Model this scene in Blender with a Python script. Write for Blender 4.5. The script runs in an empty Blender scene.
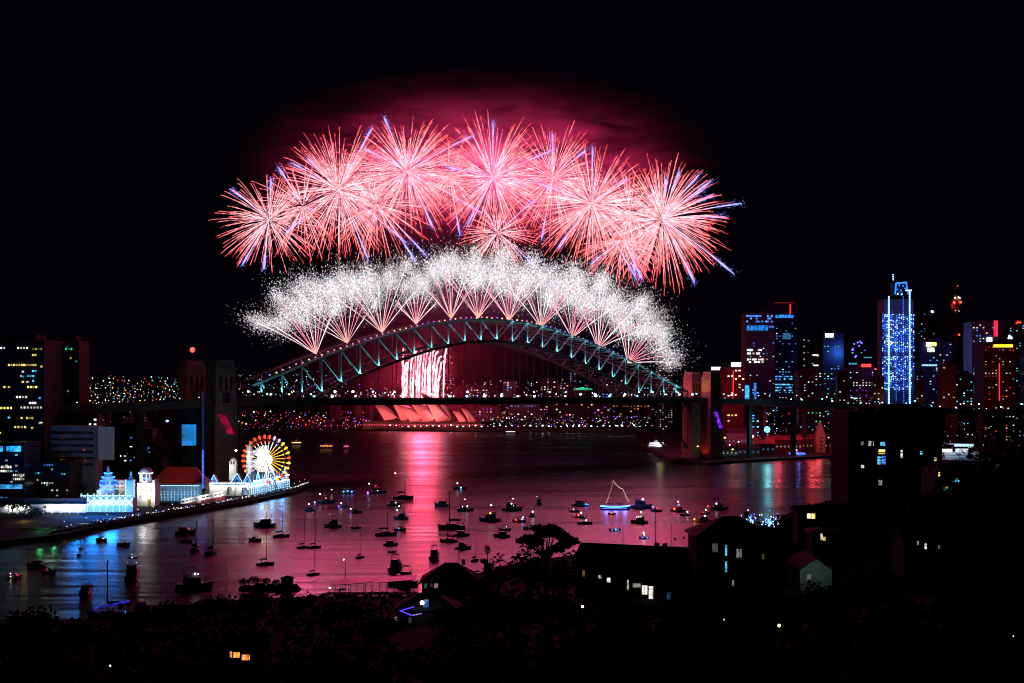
import bpy, math, random
from mathutils import Vector, Matrix
R = math.radians
rnd = random.Random(7)

# ------------------------------------------------------------------ camera, world, exposure
sc = bpy.context.scene
col = sc.collection
F, CX, HY, H = 1250.0, 512.0, 395.0, 64.0      # focal length in px, principal column, horizon row, eye height
cam_d = bpy.data.cameras.new('camera'); cam = bpy.data.objects.new('camera', cam_d); col.objects.link(cam)
cam.location = (0, 0, H); cam.rotation_euler = (R(90), 0, 0)
cam_d.sensor_width = 36.0; cam_d.lens = 36.0*F/1024; cam_d.shift_y = (HY-341.5)/1024
cam_d.clip_start = 1.0; cam_d.clip_end = 40000
sc.camera = cam
world = bpy.data.worlds.new('World'); sc.world = world; world.use_nodes = True
wn = world.node_tree.nodes; wl = world.node_tree.links
bg = wn['Background']
sky = wn.new('ShaderNodeTexSky'); sky.sky_type = 'NISHITA'; sky.sun_disc = False
sky.sun_elevation = R(-6); sky.sun_rotation = R(250); sky.air_density = 1.5; sky.dust_density = 2
hsv = wn.new('ShaderNodeMixRGB'); hsv.blend_type = 'ADD'; hsv.inputs[0].default_value = 1
hsv.inputs[2].default_value = (0.022, 0.008, 0.034, 1)      # city light pollution
wl.new(sky.outputs[0], hsv.inputs[1]); wl.new(hsv.outputs[0], bg.inputs[0])
bg.inputs[1].default_value = 0.05
vs = sc.view_settings; vs.view_transform = 'Standard'; vs.look = 'None'; vs.exposure = 0.0; vs.gamma = 1.0
vs.use_curve_mapping = False
cy = sc.cycles
cy.max_bounces = 5; cy.diffuse_bounces = 1; cy.glossy_bounces = 3; cy.transmission_bounces = 2; cy.volume_bounces = 0
cy.transparent_max_bounces = 4; cy.sample_clamp_indirect = 0.0; cy.sample_clamp_direct = 0.0
cy.use_denoising = True; cy.use_light_tree = True; cy.filter_width = 1.1
cy.volume_step_rate = 2.0; cy.volume_max_steps = 64; cy.caustics_reflective = False

def Pt(px, py, d):
    """world point seen at pixel (px, py) at distance d along the view axis"""
    return Vector(((px-CX)*d/F, d, H-(py-HY)*d/F))
def W(px, py, z=0.0):
    """world point on the level z seen at pixel (px, py)"""
    d = (H-z)*F/(py-HY)
    return Vector(((px-CX)*d/F, d, z))
ORD = ['first','second','third','fourth','fifth','sixth','seventh','eighth','ninth','tenth','eleventh','twelfth','thirteenth','fourteenth','fifteenth',
 'sixteenth','seventeenth','eighteenth','nineteenth','twentieth']
def ordinal(i):
    if i < 20: return ORD[i]
    t = ['twenty','thirty','forty','fifty','sixty'][(i+1)//10-2]
    return t+'-'+ORD[(i+1) % 10-1] if (i+1) % 10 else t[:-1]+'ieth'

# ------------------------------------------------------------------ materials
_m = {}
def mat(name, c, rough=0.7, var=0.25, scale=0.6, metal=0.0, bump=0.0):
    if name in _m: return _m[name]
    m = bpy.data.materials.new(name); m.use_nodes = True
    n, l = m.node_tree.nodes, m.node_tree.links
    b = n['Principled BSDF']; b.inputs['Roughness'].default_value = rough; b.inputs['Metallic'].default_value = metal
    if rough >= .8: b.inputs['Specular IOR Level'].default_value = 0.04
    tc = n.new('ShaderNodeTexCoord'); no = n.new('ShaderNodeTexNoise'); no.inputs['Scale'].default_value = scale; no.inputs['Detail'].default_value = 5
    cr = n.new('ShaderNodeValToRGB')
    cr.color_ramp.elements[0].position = 0.3; cr.color_ramp.elements[1].position = 0.7
    cr.color_ramp.elements[0].color = (*[x*(1-var) for x in c], 1); cr.color_ramp.elements[1].color = (*[min(1, x*(1+var)) for x in c], 1)
    l.new(tc.outputs['Object'], no.inputs['Vector']); l.new(no.outputs['Fac'], cr.inputs[0]); l.new(cr.outputs[0], b.inputs['Base Color'])
    if bump:
        bp = n.new('ShaderNodeBump'); bp.inputs['Strength'].default_value = bump; bp.inputs['Distance'].default_value = 0.2
        l.new(no.outputs['Fac'], bp.inputs['Height']); l.new(bp.outputs[0], b.inputs['Normal'])
    _m[name] = m; return m
def emis(name, c, s, sampling='NONE', spark=0.0):
    if name in _m: return _m[name]
    m = bpy.data.materials.new(name); m.use_nodes = True
    n, l = m.node_tree.nodes, m.node_tree.links
    b = n['Principled BSDF']; b.inputs['Base Color'].default_value = (*[x*0.3 for x in c], 1); b.inputs['Roughness'].default_value = 0.4
    b.inputs['Emission Color'].default_value = (*c, 1); b.inputs['Emission Strength'].default_value = s
    if spark:
        no = n.new('ShaderNodeTexNoise'); no.inputs['Scale'].default_value = spark; mp = n.new('ShaderNodeMapRange')
        mp.inputs[1].default_value = 0.35; mp.inputs[2].default_value = 0.65; mp.inputs[3].default_value = s*0.25; mp.inputs[4].default_value = s*1.4
        tc = n.new('ShaderNodeTexCoord'); l.new(tc.outputs['Object'], no.inputs['Vector']); l.new(no.outputs['Fac'], mp.inputs[0]); l.new(mp.outputs[0], b.inputs['Emission Strength'])
    m.cycles.emission_sampling = sampling
    _m[name] = m; return m
def fire_mat(name, sampling='AUTO', gain=1.0):
    """burning stars: the colour of each stretch of a trail is stored with the trail"""
    if name in _m: return _m[name]
    m = bpy.data.materials.new(name); m.use_nodes = True
    n, l = m.node_tree.nodes, m.node_tree.links
    n.remove(n['Principled BSDF'])
    e = n.new('ShaderNodeEmission'); a = n.new('ShaderNodeAttribute'); a.attribute_name = 'burn'; e.inputs[1].default_value = gain
    l.new(a.outputs['Color'], e.inputs[0]); l.new(e.outputs[0], n['Material Output'].inputs[0])
    m.cycles.emission_sampling = sampling
    _m[name] = m; return m

# ------------------------------------------------------------------ objects and meshes
def tag(o, label=None, cat=None, group=None, kind=None):
    if label: o['label'] = label
    if cat: o['category'] = cat
    if group: o['group'] = group
    if kind: o['kind'] = kind
    return o
def thing(name, label, cat, loc=(0, 0, 0), rz=0.0, group=None):
    o = bpy.data.objects.new(name, None); col.objects.link(o); o.location = loc; o.rotation_euler = (0, 0, rz)
    o.empty_display_size = 1
    return tag(o, label, cat, group)
def dup(o, parent=None):
    c = o.copy(); col.objects.link(c); c.parent = parent
    for ch in list(o.children): dup(ch, c)
    return c
class MB:
    def __init__(s): s.v = []; s.f = []; s.c = []
    def add(s, vs, fs, c=None):
        k = len(s.v); s.v += [tuple(v) for v in vs]; s.f += [tuple(i+k for i in f) for f in fs]
        if c is not None: s.c += [c]*len(vs) if not isinstance(c, list) else c
    def box(s, c, sz, rz=0.0, M=None):
        x, y, z = [q/2 for q in sz]; cs, sn = math.cos(rz), math.sin(rz)
        vs = []
        for dz in (-z, z):
            for dx, dy in ((-x, -y), (x, -y), (x, y), (-x, y)):
                vs.append(Vector((c[0]+dx*cs-dy*sn, c[1]+dx*sn+dy*cs, c[2]+dz)))
        if M: vs = [M @ v for v in vs]
        s.add(vs, [(3, 2, 1, 0), (4, 5, 6, 7), (0, 1, 5, 4), (1, 2, 6, 5), (2, 3, 7, 6), (3, 0, 4, 7)]); return s
    def tube(s, pts, rs, n=4, cap=True, cols=None):
        pts = [Vector(p) for p in pts]; vs = []; cc = []
        if not isinstance(rs, (list, tuple)): rs = [rs]*len(pts)
        for i, p in enumerate(pts):
            t = (pts[min(i+1, len(pts)-1)]-pts[max(i-1, 0)])
            t = t.normalized() if t.length > 1e-9 else Vector((0, 0, 1))
            u = t.cross(Vector((0, 0, 1)));
            if u.length < 1e-3: u = t.cross(Vector((1, 0, 0)))
            u.normalize(); w = t.cross(u)
            for k in range(n):
                a = 2*math.pi*(k+0.5)/n; vs.append(p+(u*math.cos(a)+w*math.sin(a))*rs[i])
                if cols: cc.append(cols[i])
        fs = [(i*n+k, i*n+(k+1) % n, (i+1)*n+(k+1) % n, (i+1)*n+k) for i in range(len(pts)-1) for k in range(n)]
        if cap: fs += [tuple(range(n))[::-1], tuple((len(pts)-1)*n+k for k in range(n))]
        s.add(vs, fs, cc if cols else None); return s
    def beam(s, a, b, w, h):
        """box-section beam from a to b, h measured upright"""
        a, b = Vector(a), Vector(b); t = (b-a).normalized(); u = t.cross(Vector((0, 0, 1)))
        if u.length < 1e-3: u = Vector((1, 0, 0))
        u.normalize(); v = u.cross(t); vs = []
        for p in (a, b):
            for i, j in ((-1, -1), (1, -1), (1, 1), (-1, 1)): vs.append(p+u*(i*w/2)+v*(j*h/2))
        s.add(vs, [(0, 1, 2, 3), (7, 6, 5, 4), (0, 4, 5, 1), (1, 5, 6, 2), (2, 6, 7, 3), (3, 7, 4, 0)]); return s
    def prism(s, poly, z0, z1):
        n = len(poly)
        s.add([(p[0], p[1], z0) for p in poly]+[(p[0], p[1], z1) for p in poly],
              [tuple(range(n))[::-1], tuple(range(n, 2*n))]+[(i, (i+1) % n, n+(i+1) % n, n+i) for i in range(n)]); return s
    def lathe(s, prof, n=12, c=(0, 0, 0)):
        vs = [(c[0]+r*math.cos(2*math.pi*k/n), c[1]+r*math.sin(2*math.pi*k/n), c[2]+z) for r, z in prof for k in range(n)]
        fs = [(i*n+k, i*n+(k+1) % n, (i+1)*n+(k+1) % n, (i+1)*n+k) for i in range(len(prof)-1) for k in range(n)]
        fs += [tuple(range(n))[::-1], tuple((len(prof)-1)*n+k for k in range(n))]
        s.add(vs, fs); return s
    def ball(s, c, r, n=8, m=5, sz=1.0):
        return s.lathe([(r*math.sin(math.pi*(i+0.15)/(m+0.3)), -r*sz*math.cos(math.pi*(i+0.15)/(m+0.3))) for i in range(m+1)], n, c)
    def gable(s, c, w, d, z0, zr, axis='x', over=0.5, th=0.25):
        """pitched roof slab over a w x d plan, ridge along axis"""
        x, y = w/2+over, d/2+over
        if axis == 'x': P = [(-x, -y, z0), (x, -y, z0), (x, 0, zr), (-x, 0, zr), (-x, y, z0), (x, y, z0)]
        else: P = [(-x, y, z0), (-x, -y, z0), (0, -y, zr), (0, y, zr), (x, y, z0), (x, -y, z0)]
        P = [(p[0]+c[0], p[1]+c[1], p[2]) for p in P]; Q = [(p[0], p[1], p[2]+th) for p in P]
        s.add(P+Q, [(0, 3, 2, 1), (3, 4, 5, 2), (6, 7, 8, 9), (9, 8, 11, 10), (0, 1, 7, 6), (5, 4, 10, 11), (1, 2, 8, 7), (2, 5, 11, 8), (3, 0, 6, 9), (4, 3, 9, 10)]); return s
    def hip(s, c, w, d, z0, zr, over=0.6, th=0.25):
        x, y = w/2+over, d/2+over; r = max(0.1, x-y)
        P = [(-x, -y, z0), (x, -y, z0), (x, y, z0), (-x, y, z0), (-x, -y, z0+th), (x, -y, z0+th), (x, y, z0+th), (-x, y, z0+th), (-r, 0, zr), (r, 0, zr)]
        P = [(p[0]+c[0], p[1]+c[1], p[2]) for p in P]
        s.add(P, [(3, 2, 1, 0), (0, 1, 5, 4), (1, 2, 6, 5), (2, 3, 7, 6), (3, 0, 4, 7), (4, 5, 9, 8), (6, 7, 8, 9), (5, 6, 9), (7, 4, 8)]); return s
    def mesh(s, name):
        me = bpy.data.meshes.new(name); me.from_pydata(s.v, [], s.f); me.update()
        if s.c:
            at = me.color_attributes.new('burn', 'FLOAT_COLOR', 'POINT')
            at.data.foreach_set('color', [x for c in s.c for x in (c[0], c[1], c[2], 1.0)])
        return me
    def build(s, name, m, parent=None, smooth=False):
        me = s.mesh(name); me.materials.append(m)
        if smooth: me.polygons.foreach_set('use_smooth', [True]*len(me.polygons))
        o = bpy.data.objects.new(name, me); col.objects.link(o); o.parent = parent; return o
def copy_at(o, parent, loc, rot=(0, 0, 0), scale=None):
    c = o.copy(); col.objects.link(c); c.parent = parent; c.location = loc; c.rotation_euler = rot
    if scale: c.scale = scale
    return c
def lamp(name, loc, c, e, r=1.0, parent=None, kind='POINT', aim=None, spot=60, blend=0.6):
    d = bpy.data.lights.new(name, kind); d.color = c; d.energy = e; d.shadow_soft_size = r
    if kind == 'SPOT': d.spot_size = R(spot); d.spot_blend = blend
    o = bpy.data.objects.new(name, d); col.objects.link(o); o.location = loc
    if aim is not None: o.rotation_euler = (Vector(aim)-Vector(loc)).to_track_quat('-Z', 'Y').to_euler()
    if parent: o.parent = parent
    return o

STEEL = mat('bridge_steel', (0.06, 0.066, 0.068), 0.55, 0.2, 0.3)
GRANITE = mat('granite', (0.2, 0.165, 0.145), 0.85, 0.25, 0.25, bump=0.2)
ASPHALT = mat('asphalt', (0.05, 0.05, 0.052), 0.85)
CONC = mat('concrete', (0.3, 0.29, 0.28), 0.85, 0.2, 0.2)
DARKCONC = mat('dark_concrete', (0.05, 0.048, 0.052), 0.8, 0.25, 0.15)
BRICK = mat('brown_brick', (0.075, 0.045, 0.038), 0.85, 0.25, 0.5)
GLASSW = mat('dark_curtain_glass', (0.03, 0.035, 0.05), 0.2, 0.3, 0.1)
WHITE = mat('white_paint', (0.75, 0.75, 0.74), 0.6, 0.06, 0.4)
LAND = mat('land', (0.022, 0.025, 0.016), 0.95, 0.4, 0.03)
LEAF = mat('foliage', (0.035, 0.055, 0.022), 0.9, 0.5, 0.6); LEAF.node_tree.nodes['Principled BSDF'].inputs['Specular IOR Level'].default_value = 0.08
BARK = mat('bark', (0.07, 0.05, 0.04), 0.9, 0.4, 2)
ROOFT = mat('dark_roof_tiles', (0.10, 0.065, 0.06), 0.7, 0.3, 2)
TIMBER = mat('timber', (0.14, 0.09, 0.06), 0.8, 0.3, 1.5)
C_ = {'w': (1, .93, .82), 'W': (.9, .95, 1), 'y': (1, .75, .18), 'o': (1, .38, .06), 'b': (.08, .28, 1), 'c': (.12, .6, 1), 'r': (1, .05, .03), 'p': (1, .1, .35), 'g': (.1, .9, .35), 'v': (.3, .08, 1)}
def lit(k, s=2.0, sampling='NONE'): return emis('lit_%s_%g_%s' % (k, s, sampling), C_[k], s, sampling)

# ------------------------------------------------------------------ water, ground, terrain
def water_mat():
    m = bpy.data.materials.new('harbour_water'); m.use_nodes = True
    n, l = m.node_tree.nodes, m.node_tree.links; b = n['Principled BSDF']
    b.inputs['Base Color'].default_value = (0.004, 0.007, 0.012, 1); b.inputs['IOR'].default_value = 1.33
    tc = n.new('ShaderNodeTexCoord'); mp = n.new('ShaderNodeMapping'); mp.inputs['Scale'].default_value = (0.004, 0.014, 1)
    no = n.new('ShaderNodeTexNoise'); no.inputs['Scale'].default_value = 1.0; no.inputs['Detail'].default_value = 4; no.inputs['Distortion'].default_value = 0.6
    mr = n.new('ShaderNodeMapRange'); mr.inputs[1].default_value = 0.35; mr.inputs[2].default_value = 0.68; mr.inputs[3].default_value = 0.24; mr.inputs[4].default_value = 0.34
    l.new(tc.outputs['Object'], mp.inputs[0]); l.new(mp.outputs[0], no.inputs['Vector']); l.new(no.outputs['Fac'], mr.inputs[0]); l.new(mr.outputs[0], b.inputs['Roughness'])
    mp2 = n.new('ShaderNodeMapping'); mp2.inputs['Scale'].default_value = (0.0035, 0.017, 1)
    n2 = n.new('ShaderNodeTexNoise'); n2.inputs['Detail'].default_value = 1; bp = n.new('ShaderNodeBump'); bp.inputs['Strength'].default_value = 1.0; bp.inputs['Distance'].default_value = .5
    l.new(tc.outputs['Object'], mp2.inputs[0]); l.new(mp2.outputs[0], n2.inputs['Vector']); l.new(n2.outputs['Fac'], bp.inputs['Height']); l.new(bp.outputs[0], b.inputs['Normal'])
    return m
w = MB(); w.add([(-9000, -200, 0), (9000, -200, 0), (9000, 16000, 0), (-9000, 16000, 0)], [(0, 1, 2, 3)])
tag(w.build('harbour_water', water_mat()), kind='structure')
g = MB(); g.add([(-30000, -2000, -6), (30000, -2000, -6), (30000, 36000, -6), (-30000, 36000, -6)], [(0, 1, 2, 3)])
tag(g.build('ground', LAND), kind='structure')
def interp(tab, x):
    if x <= tab[0][0]: return tab[0][1]
    for (a, p), (b, q) in zip(tab, tab[1:]):
        if x <= b: return p+(q-p)*(x-a)/(b-a)
    return tab[-1][1]
SHORE = [(-400, 330), (0, 338), (200, 372), (330, 388), (420, 392), (480, 440), (590, 500), (700, 500), (745, 540), (800, 640), (850, 760), (900, 850), (1024, 1000), (1500, 1150)]
SLOPE = [(-400, .075), (200, .075), (420, .07), (700, .06), (800, .045), (850, .04), (1024, .033), (1500, .033)]
def ground_z(x, y):
    px = CX+F*x/max(y, 20.0); s = interp(SHORE, px); t = max(0.0, s-y)
    return 1.6+t*interp(SLOPE, px)+0.6*math.sin(x*.05+y*.031)
def gz(px, d): return ground_z((px-CX)*d/F, d)
t = MB(); NC, NR = 90, 40
for j in range(NR+1):
    for i in range(NC+1):
        px = -900+i*(2800/NC); s = interp(SHORE, px); d = s-(s-25)*((j-1)/(NR-1))**0.9 if j else s+0.4
        x = (px-CX)*d/F; t.v.append((x, d, ground_z(x, d) if j else -5))
t.f = [(j*(NC+1)+i, j*(NC+1)+i+1, (j+1)*(NC+1)+i+1, (j+1)*(NC+1)+i) for j in range(NR) for i in range(NC)]
tag(t.build('hillside_terrain', mat('leaf_litter', (.010, .009, .007), .95, .4, .1)), kind='structure')
def slab(name, poly, z1, m=LAND, z0=-5):
    b = MB(); b.prism([(p[0], p[1]) for p in poly][::-1], z0, z1); return tag(b.build(name, m), kind='structure')
NORTH = [W(*p) for p in ((-250, 565), (0, 546), (60, 539), (110, 528), (150, 521), (200, 513), (250, 504), (296, 494), (311, 487.5), (303, 478), (262, 466), (240, 455), (232, 446))]
slab('north_shore_land', NORTH+[Vector((-520, 2300, 0)), Vector((-2200, 2300, 0)), Vector((-900, 560, 0))], 2.0, mat('dark_paving', (.022, .021, .021), .9, .4, .2))
FAR = [W(*p) for p in ((120, 423), (300, 423.5), (360, 425), (366, 431), (480, 432), (560, 432), (634, 433))]
slab('city_land', FAR+[W(p, q) for p, q in ((640, 446), (660, 455), (676, 463.5), (708, 465), (735, 463), (790, 460), (850, 457), (940, 463), (1300, 463))]+[Vector((9000, 2600, 0)), Vector((9000, 12000, 0)), Vector((-6000, 12000, 0))], 2.2, ASPHALT)
def hill(name, cx, cy, rx, ry, h, n=40, seed=1):
    r = random.Random(seed); b = MB(); ph = [r.uniform(0, 6) for _ in range(6)]
    for j in range(n+1):
        for i in range(n+1):
            u, v = -1+2*i/n, -1+2*j/n
            k = max(0, 1-u*u)*max(0, 1-v*v)
            z = h*k*(0.75+.15*math.sin(5*u+ph[0])+.12*math.sin(9*u+4*v+ph[1])+.08*math.sin(17*u+ph[2]))
            b.v.append((cx+u*rx, cy+v*ry, 1.5+z if k > 0 else -4))
    b.f = [(j*(n+1)+i, j*(n+1)+i+1, (j+1)*(n+1)+i+1, (j+1)*(n+1)+i) for j in range(n) for i in range(n)]
    return tag(b.build(name, LAND), kind='structure')
hill('north_shore_hill', -570, 1160, 310, 230, 34, seed=3)
hill('distant_hills', -500, 5600, 3600, 2300, 108, 60, seed=4)
hill('distant_hills', 3600, 6800, 3600, 2600, 95, 60, seed=8)
# ------------------------------------------------------------------ the arch bridge
AL, AR = Vector((-190.8, 877, 0)), Vector((166.0, 1180, 0))          # ends of the near truss
BD = (AR-AL).normalized(); BP = Vector((BD.y, -BD.x, 0))             # along the bridge, across it (towards the eye)
BM = (AL+AR)/2; PANEL = (AR-AL).length/28
ZT = [(0, 125.8), (2, 124.6), (4, 119.5), (7, 107.5), (10, 91.5), (12, 79), (14, 67)]
ZB = [(0, 108.5), (2, 106.5), (4, 100), (7, 85), (10, 66), (12, 44), (14, 14)]
def smooth_tab(tab, x):
    return (interp(tab, x-.6)+2*interp(tab, x)+interp(tab, x+.6))/4 if 0.6 < x < 13.4 else interp(tab, x)
def node(i, top, off=0.0):
    p = BM+BD*(i*PANEL)-BP*off
    return Vector((p.x, p.y, smooth_tab(ZT if top else ZB, abs(i))))
BW = 30.0
bridge = thing('arch_bridge', 'great steel arch bridge spanning the harbour, its lattice lit cyan', 'bridge', (BM.x, BM.y, 0))
def bpart(b, name, m, parent=None):
    o = b.build(name, m, parent or bridge)
    if parent is None: o.location = (-BM.x, -BM.y, 0)
    return o
for k, off in enumerate((0.0, BW)):
    chords = []
    for nm, top, w_, h_ in (('bottom_chord', 0, 1.3, 2.1), ('top_chord', 1, 1.2, 1.5)):
        b = MB(); vs = []
        for i in range(-14, 15):
            q = node(i, top, off)
            for a_, c_ in ((-1, -1), (1, -1), (1, 1), (-1, 1)): vs.append(q+BP*(a_*w_/2)+Vector((0, 0, c_*h_/2)))
        b.add(vs, [(4*k_+a_, 4*k_+4+a_, 4*k_+4+(a_+1) % 4, 4*k_+(a_+1) % 4) for k_ in range(28) for a_ in range(4)]+[(0, 1, 2, 3), (115, 114, 113, 112)])
        tr = bpart(b, nm, STEEL); chords.append(tr)
    for i in range(-14, 15):
        b = MB(); b.beam(node(i, 0, off), node(i, 1, off), 0.85, 0.85); b.build('vertical', STEEL, tr)
    for i in list(range(-14, 0))+list(range(1, 15)):
        j = i+1 if i < 0 else i-1
        b = MB(); b.beam(node(i, 1, off), node(j, 0, off), 0.85, 0.85); b.build('diagonal', STEEL, tr)
    for i in range(-9, 10):
        p = node(i, 0, off); b = MB(); b.beam(p, (p.x, p.y, 60), 0.6, 0.6); b.build('hanger', STEEL, chords[0])
    for s in (-1, 1):
        for i in range(10, 14): 
            p = node(s*i, 0, off); b = MB(); b.beam(p, (p.x, p.y, 58), 0.8, 0.8); b.build('deck_post', STEEL, chords[0])
b = MB()
for i in range(-14, 15):
    for top in (1, 0):
        b.beam(node(i, top, 0), node(i, top, BW), .7, .9)
        if i < 14: b.beam(node(i, top, 0), node(i+1, top, BW), .45, .5); b.beam(node(i+1, top, 0), node(i, top, BW), .45, .5)
bpart(b, 'cross_bracing', STEEL)
for off in (1.5, BW-1.5):
    b = MB()
    for i in range(-13, 13):
        p, q = node(i, 1, off)+Vector((0, 0, 2.4)), node(i+1, 1, off)+Vector((0, 0, 2.4)); b.beam(p, q, .12, .15)
        b.beam(p, p-Vector((0, 0, 1.6)), .12, .12)
    bpart(b, 'summit_handrail', STEEL)
# the deck: a polyline from the northern approach over the arch to the southern approach
DC = [(-330, 57), (-250, 61), (250, 61), (330, 59), (760, 45), (1400, 44)]
def deck_pt(s, off=BW/2, dz=0.0):
    p = BM+BD*s-BP*off; return Vector((p.x, p.y, interp(DC, s)+dz))
def ribbon(b, s0, s1, o0, o1, z0, z1, step=20):
    n = max(1, int((s1-s0)/step)); vs = []
    for k in range(n+1):
        s = s0+(s1-s0)*k/n
        vs += [deck_pt(s, o0, z0), deck_pt(s, o1, z0), deck_pt(s, o1, z1), deck_pt(s, o0, z1)]
    fs = [(4*k+a, 4*k+4+a, 4*k+4+(a+1) % 4, 4*k+(a+1) % 4) for k in range(n) for a in range(4)]+[(0, 1, 2, 3), (4*n+3, 4*n+2, 4*n+1, 4*n)]
    b.add(vs, fs)
b = MB(); ribbon(b, -460, 1300, -9, BW+9, -1.2, 0); deck = bpart(b, 'road_deck', ASPHALT)
b = MB()
for o_ in (-9.2, BW+8.6): ribbon(b, -460, 1300, o_, o_+.5, -4.6, .6)
for s in range(-450, 1300, 17): b.beam(deck_pt(s, -8.6, -2.2), deck_pt(s, BW+8.5, -2.2), .7, 1.9)
b.build('deck_girders', STEEL, deck)
b = MB()
for o_ in (-8.6, BW+8.2):
    for z in (.8, 1.3, 1.8): ribbon(b, -460, 1300, o_, o_+.1, z, z+.1)
    for s in range(-460, 1300, 5): b.beam(deck_pt(s, o_, .2), deck_pt(s, o_, 1.9), .1, .1)
b.build('parapet_fence', STEEL, deck)
# approach piers
for s in list(range(-400, -262, 45))+list(range(320, 1290, 70)):
    for o_ in (-4, BW+4):
        b = MB(); p = deck_pt(s, o_); b.box((p.x, p.y, (p.z-4.7)/2), (5, 3.4, p.z-4.7), math.atan2(BD.y, BD.x)); bpart(b, 'approach_pier', DARKCONC)
# cyan feature lamps at the lower panel points, and the white ones high up on the southern half
for i in range(-13, 14):
    a = abs(i); p = node(i, 0, -1.6)
    if p.z < 62: p.z = 64.5
    e = 62000 if i < 0 else 64000
    q = node(i, 1, -.6); aim = Vector((p.x, p.y, p.z+20))+BD*(3 if i > 0 else -3)
    lamp('truss_uplight', p+Vector((0, 0, .6)), (.13, .82, .88), e*(1 if a < 13 else .6), .5, None, 'SPOT', aim, 96, .5)
    if i > 0: lamp('truss_downlight', node(i, 1, -2.2)+Vector((0, 0, 1.6)), (.2, .7, .9), 7500, .5, None, 'SPOT', Vector((p.x, p.y, p.z)), 110, .6)
al = MB(); al.ball((0, 0, 0), .55, 6, 4)
pinkl, purpl, ambl = emis('arch_lamp_pink', (1, .2, .35), 2.2), emis('arch_lamp_violet', (.45, .12, 1), 1.6), emis('arch_lamp_amber', (1, .5, .25), 2.6)
protos = []
for m_ in (pinkl, purpl, ambl):
    me = al.mesh('walkway_lamp'); me.materials.append(m_); protos.append(me)
for k in range(78):
    i = -12.5+25*k/77; f = math.floor(i); p = node(f, 1, 3).lerp(node(f+1, 1, 3), i-f)
    o = bpy.data.objects.new('walkway_lamp', protos[rnd.choice((0, 0, 1, 2) if i < 3 else (0, 1, 1))]); col.objects.link(o); o.parent = bridge
    o.location = (p.x-BM.x, p.y-BM.y, p.z+1.9+rnd.uniform(-.2, .5))
# roadway lamps, each a post with an arm and a lantern
def road_lamp(name, key, label, loc, rz, group, hgt=8.0, s=5.0, rad=.62):
    t_ = thing(name, label, 'street lamp', loc, rz, group)
    b = MB(); b.tube([(0, 0, 0), (0, 0, hgt), (0, 1.6, hgt+.5)], [.12, .09, .06], 5); b.build('lamp_post', STEEL, t_)
    b = MB(); b.ball((0, 1.8, hgt+.4), rad, 6, 4, .7); b.build('lantern', lit(key, s), t_)
    return t_
n1 = 0
keys = ['w', 'W', 'W', 'w', 'c', 'W']
for k, s in enumerate(range(-225, 236, 9)):
    p = deck_pt(s, -7.5 if k % 2 else 3, .1)
    road_lamp('roadway_lamp', keys[rnd.randrange(6)], 'white roadway lamp on the arch bridge deck, %s from the northern pylons' % ordinal(k), p, math.atan2(BD.y, BD.x), 'lamps along the bridge deck', rnd.choice((1.5, 3, 5)), rnd.choice((4, 7, 10)), rnd.choice((.7, .9, 1.15)))
for k in range(10):
    p = deck_pt(-268-k*14, -7.5, .1)
    road_lamp('roadway_lamp', 'y' if 2 < k < 9 and k % 2 else 'W', 'roadway lamp on the northern bridge approach, %s from the northern pylons' % ordinal(k), p, math.atan2(BD.y, BD.x), 'lamps along the northern approach', 1.8, 3.0, .38)
for k in range(50):
    s = 262+k*17.5; p = deck_pt(s, -7.5 if k % 3 else 12, .1)
    road_lamp('roadway_lamp', rnd.choice('wWWWcg' if k < 42 else 'wgW'), 'roadway lamp on the southern bridge approach, %s from the southern pylons' % ordinal(k), p, math.atan2(BD.y, BD.x), 'lamps along the southern approach', rnd.choice((2, 4, 7)), rnd.choice((3, 6)), rnd.choice((.6, .85, 1.0)))

# ------------------------------------------------------------------ granite pylons
def pylon(px_along, off, ztop, label, wid=15.0, dep=12.0):
    c = BM+BD*px_along-BP*off; a = math.atan2(BD.y, BD.x)
    t_ = thing('bridge_pylon', label, 'pylon', (c.x, c.y, 0), a, 'granite pylons of the arch bridge')
    b = MB()
    def ring(z, s): return [(-wid/2*s, -dep/2*s, z), (wid/2*s, -dep/2*s, z), (wid/2*s, dep/2*s, z), (-wid/2*s, dep/2*s, z)]
    zs = [(0, 1.18), (20, 1.13), (20.01, 1.08), (57, 1.03), (57.01, .99), (ztop-7, .93)]
    vs = [v for z, s in zs for v in ring(z, s)]; n = len(zs)
    b.add(vs, [(4*k+q, 4*k+(q+1) % 4, 4*k+4+(q+1) % 4, 4*k+4+q) for k in range(n-1) for q in range(4)]+[(3, 2, 1, 0), (4*n-4, 4*n-3, 4*n-2, 4*n-1)])
    b.build('pylon_shaft', GRANITE, t_)
    b = MB(); b.box((0, 0, ztop-6.2), (wid*.99, dep*.99, 1.5)); b.box((0, 0, ztop-4.2), (wid*.9, dep*.9, 2.6)); b.box((0, 0, ztop-1.45), (wid*.8, dep*.8, 2.9)); b.build('stepped_top', GRANITE, t_)
    b = MB()
    for x in (-4, 0, 4): b.box((x, -dep*.475, ztop-16), (1.5, .5, 9))
    b.build('window_slots', GLASSW, t_)
    b = MB(); b.box((0, -dep*.51, 62), (5, .8, 7)); b.build('doorway', GLASSW, t_)
    return t_, c, a
PN, cn, an = pylon(-252, -7, 88, 'dark granite pylon north of the arch with a red projected band down its side', 16, 14)
PF, cf, _ = pylon(-252, BW+7, 88.5, 'dark granite pylon north of the arch partly hidden behind its twin, red beacon on top', 16, 14)
SN, csn, _ = pylon(259, -7, 86, 'granite pylon south of the arch with orange lit side and violet projected band')
SF, csf, _ = pylon(279, BW+4, 86.5, 'granite pylon south of the arch with red lit side, behind its orange twin')
b = MB()
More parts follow.
